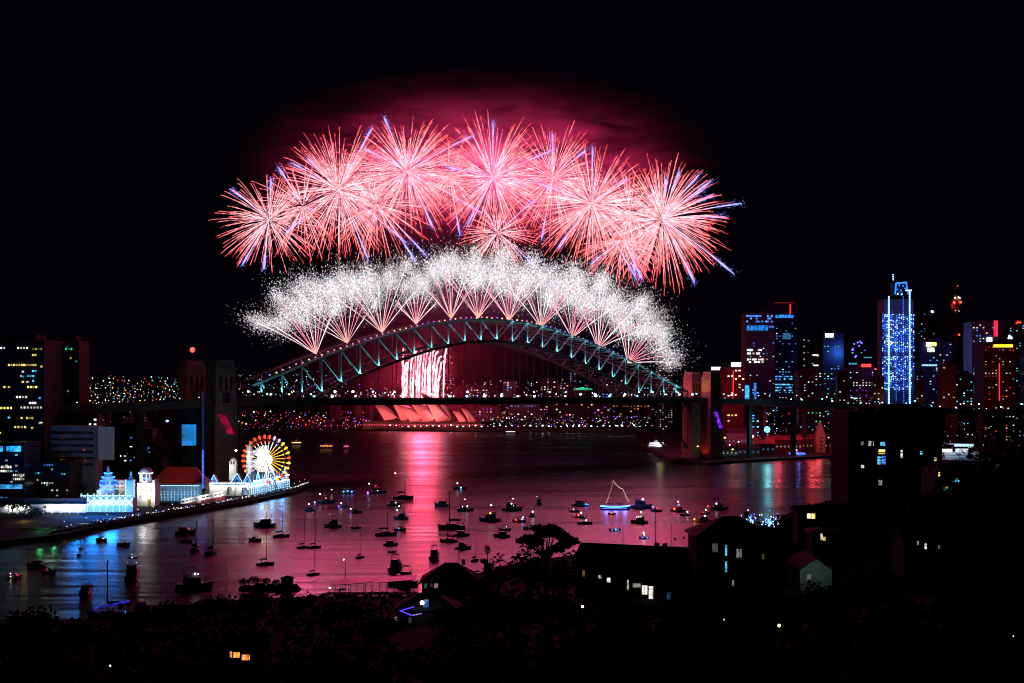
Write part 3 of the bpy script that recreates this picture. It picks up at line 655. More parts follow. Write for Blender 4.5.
# the blue tower
D11 = 1800
o, wd, hh = tower('blue_tower', 'tall stepped tower outlined from foot to mast in blue and white lights', 884, 913, 300, D11, mat('blue_grey_cladding', (.10, .12, .16), .6, .2, .1), .0, seed=13, roofbox=False, deep=34)
kb = D11/F
b = MB(); x, z = rel(o, 898.5, 283, D11); b.box((x, 17, z-9), (13*kb, 18, 18)); b.box((x, 17, z+1), (9*kb, 13, 7)); b.tube([(x-1.5, 17, z+3), (x-2.5, 17, z+16)], [.7, .3], 5); b.build('crown', GLASSW, o)
bl, bw = emis('led_blue', (.03, .2, 1), 2.2), emis('led_white_blue', (.35, .62, 1), 3.2)
for x0, y0, x1 in ((888.6, 297, 888.6), (909.4, 291, 909.6)): 
    px_dots(o, D11, 'corner_light_string', line(x0, y0, x1, 407, 62), bw, .78); px_panel(o, D11, 'corner_light_strip', x0-.9, y0, x1+.9, 407, emis('led_strip_blue', (.02, .2, 1), 1.1, spark=.4))
px_dots(o, D11, 'corner_light_string', line(903, 297, 903.5, 405, 50), bl, .5); px_dots(o, D11, 'corner_light_string', line(896, 316, 896, 400, 40), bl, .45)
r = random.Random(9); q1, q2, q3 = [], [], []
for y_ in range(315, 391, 2):
    for x_ in range(0, 16):
        xx = 882.6+x_*2.05+r.uniform(-.3, .3)
        if 351 < y_ < 357: continue
        z_ = r.random()
        if z_ < .30: q1.append((xx, y_+r.uniform(-.5, .5)))
        elif z_ < .55: q2.append((xx, y_+r.uniform(-.5, .5)))
        elif z_ < .8: q3.append((xx, y_+r.uniform(-.5, .5)))
px_dots(o, D11, 'facade_lights', q1, bw, .55); px_dots(o, D11, 'facade_lights', q2, bl, .6); px_dots(o, D11, 'facade_lights', q3, emis('led_deep_blue', (.02, .1, .75), .8), .7)
px_panel(o, D11, 'side_wing', 882, 314, 886, 389, GLASSW, 1, 10); px_panel(o, D11, 'side_wing', 911, 314, 915, 389, GLASSW, 1, 10)
px_dots(o, D11, 'crown_lights', line(893, 294, 894, 284, 8)+line(894, 284, 904, 283, 9)+line(904, 284, 906, 294, 8)+[(896, 294), (900, 294.5), (897, 286), (901, 286.5), (903, 289), (895, 290), (899, 291)], bl, .8, -10)
px_dots(o, D11, 'crown_lights', line(904, 291, 909, 291, 5)+[(895.5, 294.5), (899.5, 295)], bw, .8, -10)
px_dots(o, D11, 'mast_lights', line(896.4, 273.5, 896.8, 284, 7), bw, .6, 16); px_dots(o, D11, 'red_beacon', [(891.4, 343)], lit('o', 4), 1.1)
lamp('tower_wash', Pt(898, 345, D11-60), (.03, .16, 1), 130000, 6)
o, _, _ = tower('city_tower', 'dark tower topped by one white beacon just right of the blue tower', 917, 935, 312, 1950, DARKCONC, .1, 'Wcb', (2.4, 1.6), seed=14, s=(.3, .8))
px_dots(o, 1950, 'white_beacon', [(931.5, 311.5), (932.6, 311.8)], emis('sign_white_blue', (.55, .8, 1), 4), 1.0)
o, _, _ = tower('city_tower', 'tower with a glaring white and yellow sign and a blue line across it', 922, 952, 342, 1800, GLASSW, .12, 'cWbw', (2.6, 1.8), seed=15, s=(.4, 1.4))
px_panel(o, 1800, 'bright_sign', 926, 342.5, 931, 346.5, emis('sign_hot_white', (1, 1, .9), 7), 2); px_panel(o, 1800, 'bright_sign', 931.5, 342.5, 936, 346, emis('sign_yellow', (1, .85, .1), 3), 1); px_panel(o, 1800, 'bright_sign', 927, 347.5, 934.5, 352, emis('sign_pale', (.8, .9, .7), 1.5, spark=.5), 3)
px_panel(o, 1800, 'strip_light', 921.5, 364.5, 941, 366, emis('strip_blue_white', (.3, .65, 1), 1.4), 6); px_dots(o, 1800, 'globe_light', [(938.5, 369.8)], emis('globe_white', (.75, .88, 1), 4), 2.2)
o, _, _ = tower('city_block', 'brown brick block standing below the slender observation tower', 941.5, 956, 365, 1600, BRICK, .05, 'wo', seed=16, s=(.3, .7)); lamp('street_glow', Pt(948, 398, 1570), (1, .2, .08), 7000, 2)
# observation tower
ot = Pt(955.7, 395, 2350); o = thing('observation_tower', 'slender observation tower with a lit golden turret and red lamps', 'tower', (ot.x, ot.y, 0)); ko = 2350/F
zt = lambda py: H-(py-HY)*ko
b = MB(); b.lathe([(4.2, 0), (3.6, zt(312))], 10); b.build('shaft', DARKCONC, o)
b = MB(); b.lathe([(3.6, zt(313)), (9.5, zt(309)), (10.5, zt(303)), (10, zt(300)), (7, zt(298)), (5.5, zt(297)), (5, zt(295)), (1, zt(293.5))], 16); b.build('turret', mat('gold_panels', (.5, .35, .12), .4, .2, .3, .6), o)
b = MB(); b.tube([(0, 0, zt(294)), (0, 0, zt(281))], [.8, .25], 6); b.build('spire', STEEL, o)
for px, py, k_, s_, rr in ((952, 303, 'r', 5, 2.2), (958.6, 302.6, 'r', 5, 2.2), (955.6, 286.5, 'r', 2, 1.2), (957, 335, 'r', 4, 2.0), (953, 298.2, 'w', 3, 1.5), (956.5, 297.8, 'w', 3, 1.5), (958, 298.6, 'w', 2, 1.2), (953.5, 311, 'W', 1, 1), (957, 311.5, 'W', 1, 1)):
    b = MB(); b.ball(((px-955.7)*ko, -11, zt(py)), rr, 7, 4); b.build('turret_lamp', lit(k_, s_), o)
o, _, _ = tower('city_tower', 'grey lilac tower with a red light panel at its top right corner', 972, 998, 322.5, 1750, GREYW, .13, 'cWwb', (2.4, 1.8), (4.2, 3.8), seed=17, s=(.4, 1.3))
px_panel(o, 1750, 'red_corner_panel', 993.6, 320.5, 997.6, 336.5, emis('corner_red', (1, .03, .1), 1.0)); lamp('facade_glow', Pt(976, 340, 1700), (.5, .4, .8), 3500, 3)
px_panel(o, 1750, 'roof_sign', 986.4, 337.5, 992, 341.5, emis('sign_white_blue', (.55, .8, 1), 4), 2); px_panel(o, 1750, 'blue_floors', 973.5, 367, 981.5, 373, emis('floor_blue', (.1, .3, .7), .55, spark=.6), 4); px_panel(o, 1750, 'blue_floors', 973.5, 385, 981.5, 393, emis('floor_blue', (.1, .3, .7), .55, spark=.6), 4)
o, _, _ = tower('city_tower', 'brown tower with a yellow rooftop strip and a red light string', 984, 1015, 344.5, 1600, BRICK, .2, 'owwr', (2.0, 1.5), (4, 3.7), seed=18, s=(.3, .9))
px_panel(o, 1600, 'yellow_strip', 993.4, 344.6, 1012.4, 347.2, emis('strip_yellow', (1, .75, .02), 2.5)); px_dots(o, 1600, 'red_light_string', line(999, 364, 999, 400, 26), emis('string_red', (1, .03, .08), 2), .6); lamp('street_glow', Pt(1003, 398, 1560), (1, .25, .1), 2500, 2)
o, _, _ = tower('city_tower', 'dark tower cut by the right edge with a red lamp on its roof', 1009, 1034, 321, 1900, DARKCONC, .13, 'Wcwg', (2.6, 1.8), seed=19, s=(.4, 1.2))
px_dots(o, 1900, 'red_beacon', [(1018, 322), (1020, 322.5), (1016.5, 323)], lit('r', 2), 1.1); px_dots(o, 1900, 'roof_lamp', [(1009, 336), (1010.5, 337), (1011, 338), (1008.5, 338)], emis('sign_white_blue', (.55, .8, 1), 4), 1.1)
for i, (x0, x1, yt, lab) in enumerate(((1030, 1060, 352, 'dark office block just outside the city edge'), (799, 822, 371, 'low dark office block in front of the tower with strip lights'), (873, 884, 377, 'low dark block at the left foot of the blue tower'), (915, 924, 371, 'low dark block at the right foot of the blue tower'), (955, 973, 374, 'dark block beneath the observation tower, speckled with warm windows'), (838, 850, 373, 'low dark block beside the plum hotel'))):
    tower('office_block', lab, x0, x1, yt, 1680+i*11, GLASSW, .16, 'Wwcwg', (2.3, 1.7), seed=30+i, s=(.4, 1.2))
# low buildings on the far side seen under and over the deck
sb = [(503, 516, 381, 'grey'), (540, 556, 378, 'grey'), (556, 569, 384, 'blue'), (569, 577, 372, 'slim'), (595, 612, 383, 'pale'), (620, 640, 379, 'brown'), (640, 656, 384, 'dark'), (470, 488, 386, 'squat'), (478, 500, 407, 'wide'), (510, 540, 404, 'dim'), (545, 575, 402, 'broad'), (580, 610, 400, 'tall'), (612, 650, 404, 'long')]
for i, (x0, x1, yt, w_) in enumerate(sorted(sb, key=lambda q: (q[2] > 390, q[0]))):
    tower('waterfront_building', 'dark waterfront building with lit windows, %s from left among those %s the bridge deck' % (ordinal(i if i < 8 else i-8), 'over' if i < 8 else 'under'), x0, x1, yt, 2900 if yt < 390 else 2450+i*12, (DARKCONC, GLASSW)[i % 2], .22, 'wwWvpbo' if yt > 390 else 'wWcb', (4.4, 3), (6.5, 5.5), seed=50+i, s=(.2, 1.1), group='waterfront buildings beyond the bridge', roofbox=False)
# domed green lit pavilion
gp = Pt(583, 388, 2650); o = thing('domed_pavilion', 'green lit shallow domed roof standing above the bridge deck line', 'pavilion', (gp.x, gp.y, 0)); kk = 2650/F
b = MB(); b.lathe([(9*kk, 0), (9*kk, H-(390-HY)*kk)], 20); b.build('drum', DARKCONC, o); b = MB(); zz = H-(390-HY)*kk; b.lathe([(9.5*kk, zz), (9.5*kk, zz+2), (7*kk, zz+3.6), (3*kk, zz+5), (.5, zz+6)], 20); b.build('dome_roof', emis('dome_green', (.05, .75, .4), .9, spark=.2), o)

# ------------------------------------------------------------------ far city lights: more houses than anyone could count
def far_lights(name, n, area, zf, pal, size, seed, srange=(.5, 3), kind='stuff'):
    r = random.Random(seed); groups = {}
    walls = MB()
    for i in range(n):
        px, py, d = area(r); p = Pt(px, py, d); s = d/F*size*r.uniform(.6, 1.35); key = r.choice(pal); st = r.choice((srange[0], (srange[0]+srange[1])/2, srange[1]))
        gz_ = zf(p); h_ = max(p.z-gz_, 0)+s
        walls.box((p.x, p.y+s*1.6, gz_+h_/2), (s*2.6, s*2.4, h_))
        b = groups.setdefault((key, st), MB()); b.ball((p.x, p.y-.4, p.z-s*.2), s*r.uniform(.32, .5), 5, 3)
    b = MB(); idx = []; mats = [DARKCONC]; b.v = list(walls.v); b.f = list(walls.f); idx = [0]*len(walls.f)
    for (key, st), g_ in groups.items():
        mats.append(lit(key, st)); k0 = len(b.v); b.v += g_.v; b.f += [tuple(i+k0 for i in f) for f in g_.f]; idx += [len(mats)-1]*len(g_.f)
    me = b.mesh(name)
    for m in mats: me.materials.append(m)
    me.polygons.foreach_set('material_index', idx); o = bpy.data.objects.new(name, me); col.objects.link(o)
    return tag(o, kind=kind)
def band_area(x0, x1, y0, y1, d0, d1, pw=1.0):
    return lambda r: ((lambda u: (r.uniform(x0, x1), y0+(y1-y0)*u, d1+(d0-d1)*u))(r.random()**pw))
far_lights('distant_suburb_lights', 330, band_area(80, 192, 375, 405, 3000, 5400, .8), lambda p: 2, 'wwWWWcbwro', 1.0, 1, (.6, 3.0))
far_lights('distant_suburb_lights', 150, band_area(236, 330, 370, 396, 3000, 5200, .8), lambda p: 2, 'wWcbbgWv', .95, 2, (.4, 2.2))
far_lights('distant_suburb_lights', 300, band_area(330, 700, 379, 396, 3200, 5200, .7), lambda p: 2, 'wWpbwvW', .9, 3, (.4, 2.4))
far_lights('distant_suburb_lights', 90, band_area(330, 660, 392, 396.5, 2700, 3000, .7), lambda p: 2, 'wWWc', 1.2, 13, (1.5, 5))
far_lights('waterfront_lights', 260, band_area(478, 672, 404, 424, 2350, 2900), lambda p: 2, 'wwwwWWyvpb', 1.0, 4, (.25, 2.0))
far_lights('waterfront_lights', 150, band_area(470, 650, 417, 427, 2320, 2400), lambda p: 2, 'wwWwWvy', .9, 14, (.4, 2.5))
far_lights('waterfront_lights', 260, band_area(690, 865, 411, 452, 1330, 1900), lambda p: 2, 'wwWcbgoWr', .75, 5, (.4, 2.6))
far_lights('waterfront_lights', 150, band_area(880, 1024, 404, 452, 1250, 1900), lambda p: 2, 'wgWcorw', .75, 6, (.3, 2.0))
far_lights('spectator_fleet_lights', 300, band_area(238, 372, 411, 430, 2300, 3100), lambda p: 0, 'prpwvboprW', 1.15, 7, (.4, 2.6))
far_lights('north_shore_lights', 90, band_area(84, 150, 410, 460, 850, 1250), lambda p: 2, 'wbcyWb', .9, 8, (.4, 2.2))
# the row of white promenade lamps in front of the hall and round the quay
for k in range(46):
    px = 384+k*6.1; p = Pt(px, 427.0 if px < 520 else 427.4, 2235); p.z = 2.2
    road_lamp('promenade_lamp', 'W' if rnd.random() < .8 else rnd.choice('pby'), 'promenade lamp on the far quay wall, %s from the sail roofed hall' % ordinal(k), p, 0, 'lamps along the far quay', rnd.uniform(5, 7.5), rnd.choice((2, 5, 8)), rnd.choice((.9, 1.2, 1.5)))
# ------------------------------------------------------------------ apartment blocks on the northern shore
APW = 'wwyyWcb'
def rows_of_windows(o, d, spec, w_=2.0, h_=1.5):
    sp = []
    for x0, x1, y_, n, key, s in spec:
        for i in range(n):
            x, z = rel(o, x0+(x1-x0)*(i+.5)/n, y_, d); sp.append((x, -.6, z, lit(key, s*rnd.choice((.35, .8, 1.4)))))
    windows(o, sp, w_*.52, h_*.74)
o, _, _ = tower('apartment_building', 'wide apartment tower at the left edge with scattered yellow and white windows', -30, 44, 341, 760, DARKCONC, .045, APW, (1.7, 1.3), (2.6, 3.1), seed=61, s=(.3, 1.2), ybot=452)
rows_of_windows(o, 760, [(0, 6, 348, 2, 'w', 1.5), (17, 29, 348, 4, 'w', 1.5), (32, 43, 349, 4, 'y', .3), (32, 37, 355, 2, 'y', .7), (8, 26, 365, 7, 'y', 1.6), (26, 37, 365, 5, 'y', .9), (32, 37, 371, 2, 'c', 1.0), (20, 23, 376, 1, 'W', 1.5), (27, 35, 376, 3, 'c', 1.6), (32, 35, 381, 1, 'c', 1.5), (27, 38, 387, 4, 'y', 1.6), (16, 28, 397, 4, 'w', 1.3), (38, 42, 398, 1, 'b', 2), (29, 37, 403, 3, 'W', 2), (0, 13, 408, 4, 'y', 2), (20, 43, 407.5, 7, 'w', 1.6), (20, 24, 418, 1, 'y', 1.5), (26, 34, 418, 3, 'y', .8), (37, 43, 423, 1, 'w', 1.2), (14, 27, 427, 4, 'y', 1.3)], 1.8, 1.5)
o, _, _ = tower('apartment_building', 'brown apartment tower with a few blue windows, second from the left edge', 46, 79, 342, 800, BRICK, .02, 'wcb', (1.5, 1.2), (2.6, 3.1), seed=62, s=(.15, .5), ybot=420)
rows_of_windows(o, 800, [(54, 61, 343, 2, 'W', 3), (65, 73, 349, 3, 'g', .4), (70, 72, 358, 1, 'y', .4), (60, 64, 372, 1, 'w', 1.4), (52, 57, 377, 1, 'b', 3), (53, 62, 381, 3, 'c', 1.6), (52, 59, 386, 2, 'b', 1.5), (67, 70, 391, 1, 'w', .4)], 1.9, 1.8)
o, _, _ = tower('apartment_building', 'six storey apartment block with dim balconies and a pale blank end wall', 52, 95, 427.5, 745, CONC, .0, 'w', seed=63, roofbox=False, deep=14)
b = MB()
for j in range(6):
    x, z = rel(o, 52, 434+j*6.2, 745)
    b.box((0, -.9, z), (25, 1.6, .25)); b.box((0, -1.65, z+.6), (25, .12, .9))
b.build('balconies', DARKCONC, o); px_panel(o, 745, 'end_wall', 95.5, 427, 111.5, 460.5, WHITE, 1, 5)
rows_of_windows(o, 745, [(60, 65, 439, 2, 'o', .35), (60, 66, 446, 2, 'o', .6), (60, 66, 452, 2, 'o', .6), (60, 66, 458.5, 2, 'o', .9), (60, 65, 464, 2, 'r', .5), (75, 88, 461, 3, 'r', .4), (82, 86, 450, 1, 'r', .4), (84, 87, 433, 1, 'w', .4)], 1.6, 1.2)
lamp('street_glow', Pt(104, 440, 722), (.75, .72, 1), 700, 1.2); lamp('street_glow', Pt(72, 445, 725), (.9, .75, .8), 150, 1.5)
o, _, _ = tower('office_block', 'low glazed block with blue lit floors at the left edge', -25, 24, 444, 700, GLASSW, .1, 'Wwc', (1.6, 1.2), (2.6, 3), seed=64, s=(.3, 1.0), roofbox=False)
px_panel(o, 700, 'blue_floor', -5, 446, 3.6, 451.5, emis('floor_bright_blue', (.03, .4, 1), 1.5, spark=.4), 2); px_panel(o, 700, 'blue_floor', 7, 446, 21.5, 451.5, emis('floor_bright_blue', (.03, .4, 1), 1.5, spark=.4), 4); px_panel(o, 700, 'blue_floor', 1, 484.5, 23, 488.6, emis('floor_sky_blue', (.05, .45, .95), 1.1, spark=.4), 5)
rows_of_windows(o, 700, [(1, 12, 467, 5, 'w', 1.2), (1, 12, 471, 5, 'w', .8), (13, 25, 475, 6, 'w', .9), (13, 25, 479, 6, 'w', .7)], 1.3, 1.6)
o, _, _ = tower('office_block', 'low block with small cyan and cream windows behind the long white pavilion', 30, 70, 464, 720, DARKCONC, .12, 'cWwb', (1.4, 1.0), (2.6, 3), seed=65, s=(.3, 1.0), roofbox=False)
rows_of_windows(o, 720, [(31, 40, 473, 4, 'c', 1.2), (41, 54, 483, 5, 'w', .8), (43, 54, 465, 4, 'b', .6), (61, 66, 474, 2, 'c', .8)], 1.5, 1.3)
for i, (x0, x1, yt, lab) in enumerate(((82, 98, 415, 'small dark building with one white window below the northern approach'), (112, 134, 424, 'dark building with bands of blue windows beside the pale end wall'), (134, 152, 430, 'dark low building with violet windows beneath the northern approach'))):
    o, _, _ = tower('shore_building', lab, x0, x1, yt, 900+i*25, DARKCONC, .2, ('Ww', 'bcWb', 'bvyb')[i], (2.2, 1.4), (3.4, 3.4), seed=70+i, s=(.5, 2.2), roofbox=False)
# blue lit hoarding under the approach, and the blue street lamp
p = Pt(189, 435, 855); o = thing('lit_hoarding', 'plain blue lit hoarding beneath the bridge beside the northern pylon', 'billboard', (p.x, p.y, 2)); kk = 855/F
b = MB(); b.box((0, 0, H-(435-HY)*kk-2), (14*kk, .6, 21*kk)); b.build('face', emis('hoarding_blue', (.02, .30, .85), .75, spark=.08), o)
b = MB()
for x in (-4, 4): b.box((x, .8, 12), (.6, .6, 24))
b.build('post', STEEL, o)
road_lamp('street_lamp', 'b', 'tall street lamp with an intense blue light below the northern approach', (Pt(166.5, 421, 840).x, 840, 2), 0, None, H-(421-HY)*840/F-2.5, 12, 1.0)
road_lamp('street_lamp', 'w', 'warm street lamp rising left of the great wheel', (Pt(235.3, 450.5, 790).x, 790, 2), 0, None, H-(450.5-HY)*790/F-2.5, 12, .75)

# ------------------------------------------------------------------ amusement park on the northern shore
BULB, BULBB, BULBC = emis('bulb_white', (.88, .95, 1), 4.0), emis('bulb_blue', (.02, .2, 1), 5.0), emis('bulb_ice', (.35, .7, 1), 3.5)
def bulbs(parent, pts, m, rad=.26, name='bulb_string'):
    b = MB()
    for p in pts: b.ball(p, rad, 5, 3)
    return tag(b.build(name, m, parent), kind='stuff')
def seg(a, b_, step=.9):
    a, b_ = Vector(a), Vector(b_); n = max(2, int((b_-a).length/step)+1); return [a.lerp(b_, i/(n-1)) for i in range(n)]
def arch_pts(x, z, r_, y, n=11): return [(x+r_*math.cos(math.pi*i/(n-1)), y, z+r_*math.sin(math.pi*i/(n-1))) for i in range(n)]
def at(px, d, gz_=2.0): p = Pt(px, 400, d); return (p.x, d, gz_)
def zz(py, d, base=2.0): return H-(py-HY)*d/F-base
def flood(o, x, y, z, e, c=(1, .95, .9), r_=.5):
    l_ = lamp('facade_floodlight', (x, y, z), c, e*2.0, r_, None, 'SPOT', (x, y+8, z+1.0), 150, .8); l_.parent = o; return l_
def glow(o, x, y, z, e, c, r_=.8):  # added lamps without fixtures, put in to streak the water with colour
    l_ = lamp('water_streak_lamp', (x, y, z), c, e, r_); l_.parent = o; return l_
# 1 long pavilion
d = 655; k = d/F; o = thing('long_pavilion', 'long low open pavilion glowing white at the left end of the fairground', 'pavilion', at(40, d)); w_ = 86*k
b = MB(); b.box((0, 4.8, 2.2), (w_, .4, 4.4)); b.build('back_wall', WHITE, o)
b = MB(); b.box((0, 2, 5.1), (w_+2, 8, .5)); b.box((0, 3, 6.6), (w_, 6, 2.5)); b.build('roof', DARKCONC, o)
for i in range(10): b = MB(); b.box((-w_/2+2+i*(w_-4)/9, -1.4, 2.4), (.45, .45, 4.9)); b.build('column', WHITE, o)
for x in (-17, -11, 4, 11, 18): flood(o, x, 1.2, 3.9, 900, (1, .97, .85), .4)
for x in (6, 14, 20): glow(o, x, -4, 4, 900, (1, .93, .8), .8)
flood(o, -12, -4, 1.5, 130, (1, .8, .1), .4)
# 2 lattice facade
d = 662; k = d/F; o = thing('lattice_facade', 'two storey fairground front covered in a blue white lattice of bulbs', 'fairground building', at(107, d)); w_ = 51*k; h_ = zz(495, d)
b = MB(); b.box((0, 4, h_/2-1), (w_, 8, h_-2)); b.build('wall', WHITE, o)
b = MB()
for i in range(9): x = -w_/2+i*w_/8; b.box((x, -.1, h_/2+.4), (.5, .6, h_+.8))
b.box((0, -.1, h_-2), (w_, .5, .4)); b.box((0, -.1, h_-.3), (w_, .3, .3)); b.box((0, -.1, 3.2), (w_, .5, .4)); b.build('frame', WHITE, o)
pa, pb = [], []
for i in range(8):
    x0, x1 = -w_/2+i*w_/8, -w_/2+(i+1)*w_/8; xm = (x0+x1)/2
    pa += seg((x0, -.6, 0.5), (x0, -.6, h_+.5), 1.0)+seg((x0, -.6, h_-2), (xm, -.6, h_-.5), .7)+seg((xm, -.6, h_-.5), (x1, -.6, h_-2), .7)
    pb += seg((x0, -.6, 3.4), (x1, -.6, h_-2.4), .8)+seg((x0, -.6, h_-2.4), (x1, -.6, 3.4), .8)
pa += seg((-w_/2, -.6, h_-.2), (w_/2, -.6, h_-.2), .8)
bulbs(o, pa, BULBC, .24); bulbs(o, pb, BULB, .22); bulbs(o, [p for i in range(20) for p in [(-w_/2+1+i*(w_-2)/19, -.6, 2.4)]], BULBB, .3)
for x in (-9, 0, 9): flood(o, x, -5, 2, 260, (.35, .65, 1), .9); glow(o, x, -22, 5, 17000, (.0, .22, 1), 3.2)
flood(o, 0, -4, 9, 90, (.5, .75, 1), .5)
# 3 stepped dome tower
d = 676; k = d/F; o = thing('stepped_dome_tower', 'white stepped dome tower with blue outlines and a pointed finial', 'tower', at(105.5, d)); zb = zz(490, d); zt_ = zz(466, d)
b = MB(); b.box((0, 4.5, zb/2), (9.6, 9, zb)); b.build('base', WHITE, o)
hs = zt_-zb; prof = [(4.4, zb), (4.4, zb+hs*.17), (3.9, zb+hs*.2), (3.9, zb+hs*.36), (3.3, zb+hs*.38), (3.2, zb+hs*.5), (2.2, zb+hs*.55), (1.9, zb+hs*.68), (.9, zb+hs*.73), (.7, zb+hs*.84), (.15, zb+hs)]
b = MB(); b.lathe(prof, 16, (0, 4.5, 0)); b.build('dome', WHITE, o)
for rr, zf in ((4.6, .02), (4.5, .19), (4.0, .37), (3.4, .52), (2.1, .69)): bulbs(o, [(rr*math.cos(a*.21), 4.5+rr*math.sin(a*.21), zb+hs*zf) for a in range(30)], BULBB, .27)
b = MB()
for a in range(12): q = R(a*30+15); b.box((4.2*math.cos(q), 4.5+4.2*math.sin(q), zb+hs*.28), (1.0, 1.0, hs*.12), q)
b.build('windows', emis('dome_window_blue', (.03, .12, .8), .8), o)
flood(o, -4, -4, zb, 500, (.5, .75, 1)); flood(o, 4, -4, zb+3, 380, (.7, .85, 1))
o = thing('cream_annex', 'cream fairground block with small windows beside the stepped dome', 'fairground building', at(120, 684)); h_ = zz(481, 684)
b = MB(); b.box((0, 3.5, h_/2), (9.5, 7, h_)); b.box((0, 3.5, h_+.2), (10, 7.4, .5)); b.build('wall', mat('cream_render', (.7, .6, .45), .7, .1), o)
b = MB()
for x in (-3, -1, 1, 3):
    for z in (h_-1.6, h_-3.6): b.box((x, -.1, z), (.7, .3, .9))
b.build('windows', GLASSW, o); flood(o, 0, -3.5, h_-3, 240, (1, .8, .55))
o = thing('finial_tower', 'slim white corner tower with blue lit windows and a thin finial', 'tower', at(130, 672)); h_ = zz(480, 672)
b = MB(); b.box((0, 2, h_/2), (4.4, 4, h_)); b.lathe([(1.6, h_), (1.1, h_+1.5), (.3, h_+2), (.08, h_+4.5)], 8, (0, 2, 0)); b.build('shaft', WHITE, o)
bulbs(o, seg((-2.3, -.3, 1), (-2.3, -.3, h_), .8)+seg((2.3, -.3, 1), (2.3, -.3, h_), .8), BULBC, .25); bulbs(o, [(x, -.3, z) for x in (-.8, .8) for z in [1.5+i*1.15 for i in range(int(h_/1.15)-1)]], BULBB, .33); bulbs(o, seg((0, 1.8, h_+1), (0, 1.8, h_+4), .8), BULBB, .3); flood(o, 0, -4, h_*.6, 160, (.7, .85, 1))
# 5 bell tower house
d = 696; k = d/F; o = thing('bell_tower_house', 'white house with an arched belfry under a round dome', 'fairground building', at(146, d)); h_ = zz(483, d)
b = MB(); b.box((0, 5, h_/2), (18*k, 10, h_)); b.box((7.5*k, 4, h_+.8), (2.4*k, 8, 1.8)); b.build('wall', WHITE, o)
b = MB(); bx = -2.4*k; hb = zz(474, d)
for a in range(8): q = R(a*45+22.5); b.box((bx+3.0*math.cos(q), 4+3.0*math.sin(q), (h_+hb)/2), (.9, .9, hb-h_), q)
b.lathe([(3.8, hb), (3.7, hb+.8), (3.5, hb+1.4), (2.8, hb+2.6), (1.6, hb+3.3), (.2, hb+3.7)], 14, (bx, 4, 0)); b.lathe([(3.6, h_), (3.6, h_+.8)], 14, (bx, 4, 0)); b.build('belfry', WHITE, o)
bulbs(o, [(bx+3.8*math.cos(a*.3), 4+3.8*math.sin(a*.3), hb+.3) for a in range(21)], BULB, .22); bulbs(o, [(bx+2*math.cos(R(a*45)), 4+2*math.sin(R(a*45)), h_+2) for a in range(8)], BULBB, .35)
b = MB()
for x, z in ((-3, h_-4), (0, h_-4), (3, h_-4), (-3, h_-7.5), (3, h_-7.5)): b.box((x, -.1, z), (.9, .3, 1.3))
b.box((1.8, -.1, 2), (1.8, .3, 4)); b.build('windows', mat('amber_pane', (.3, .2, .05), .4), o)
for x, z, e in ((-3, h_-3, 1100), (3, h_*.5, 1100), (bx, h_+2, 700)): flood(o, x, -5, z, e, (1, .95, .85))
glow(o, 0, -5, 8, 1300, (.95, .95, 1))
# 6 red roofed hall
d = 742; k = d/F; o = thing('red_roof_hall', 'large hall with a dull red pitched roof and yellow and white striped walls', 'fairground building', at(178, d)); w_ = 47*k; hw, hr = zz(483.5, d), zz(467.5, d)
b = MB(); b.box((0, 10, hw/2), (w_, 20, hw)); b.build('wall', mat('yellow_wall', (.55, .4, .08), .7, .15), o)
b = MB()
for i in range(9): b.box((-w_/2+1.5+i*(w_-2)/9, -.15, hw/2), (1.5, .3, hw*.98))
b.build('white_stripes', WHITE, o)
b = MB(); b.hip((0, 7), w_+3, 13, hw, hr, 1.2); b.build('roof', mat('red_roof_sheet', (.30, .05, .05), .6, .12, .4), o)
for x in (-8, 4, 12): flood(o, x, -6, 4, 330, (1, .8, .45))
lamp('roof_floodlight', at(180, d-24, 2+hr+9), (1, .25, .2), 9000, 2, None, 'SPOT', at(178, d+6, 2+hr-2), 60)
# 7 blue carousel shed
d = 722; k = d/F; o = thing('ride_pavilion', 'round edged ride pavilion with cyan lit columns below the red roofed hall', 'pavilion', at(178, d)); w_ = 42*k; h_ = zz(485.5, d)
b = MB(); b.box((0, 4, h_+.2), (w_, 9, .5)); b.build('roof', mat('teal_sheet', (.1, .25, .35), .5), o)
b = MB(); b.box((0, 7, h_/2), (w_*.98, .4, h_)); b.build('back_wall', mat('pale_blue_wall', (.3, .5, .6), .7), o)
for i in range(13): b = MB(); b.box((-w_/2+.6+i*(w_-1.2)/12, .1, h_/2), (.4, .4, h_)); b.build('column', WHITE, o)
bulbs(o, seg((-w_/2, -.5, h_), (w_/2, -.5, h_), .8), BULBC, .25); bulbs(o, [(-w_/2+.6+i*(w_-1.2)/12, -.25, z) for i in range(13) for z in (1.5, 3, 4.5, 6)], BULBC, .2)
for x in (-7, 1, 8): flood(o, x, 2, 4.5, 260, (.25, .6, 1))
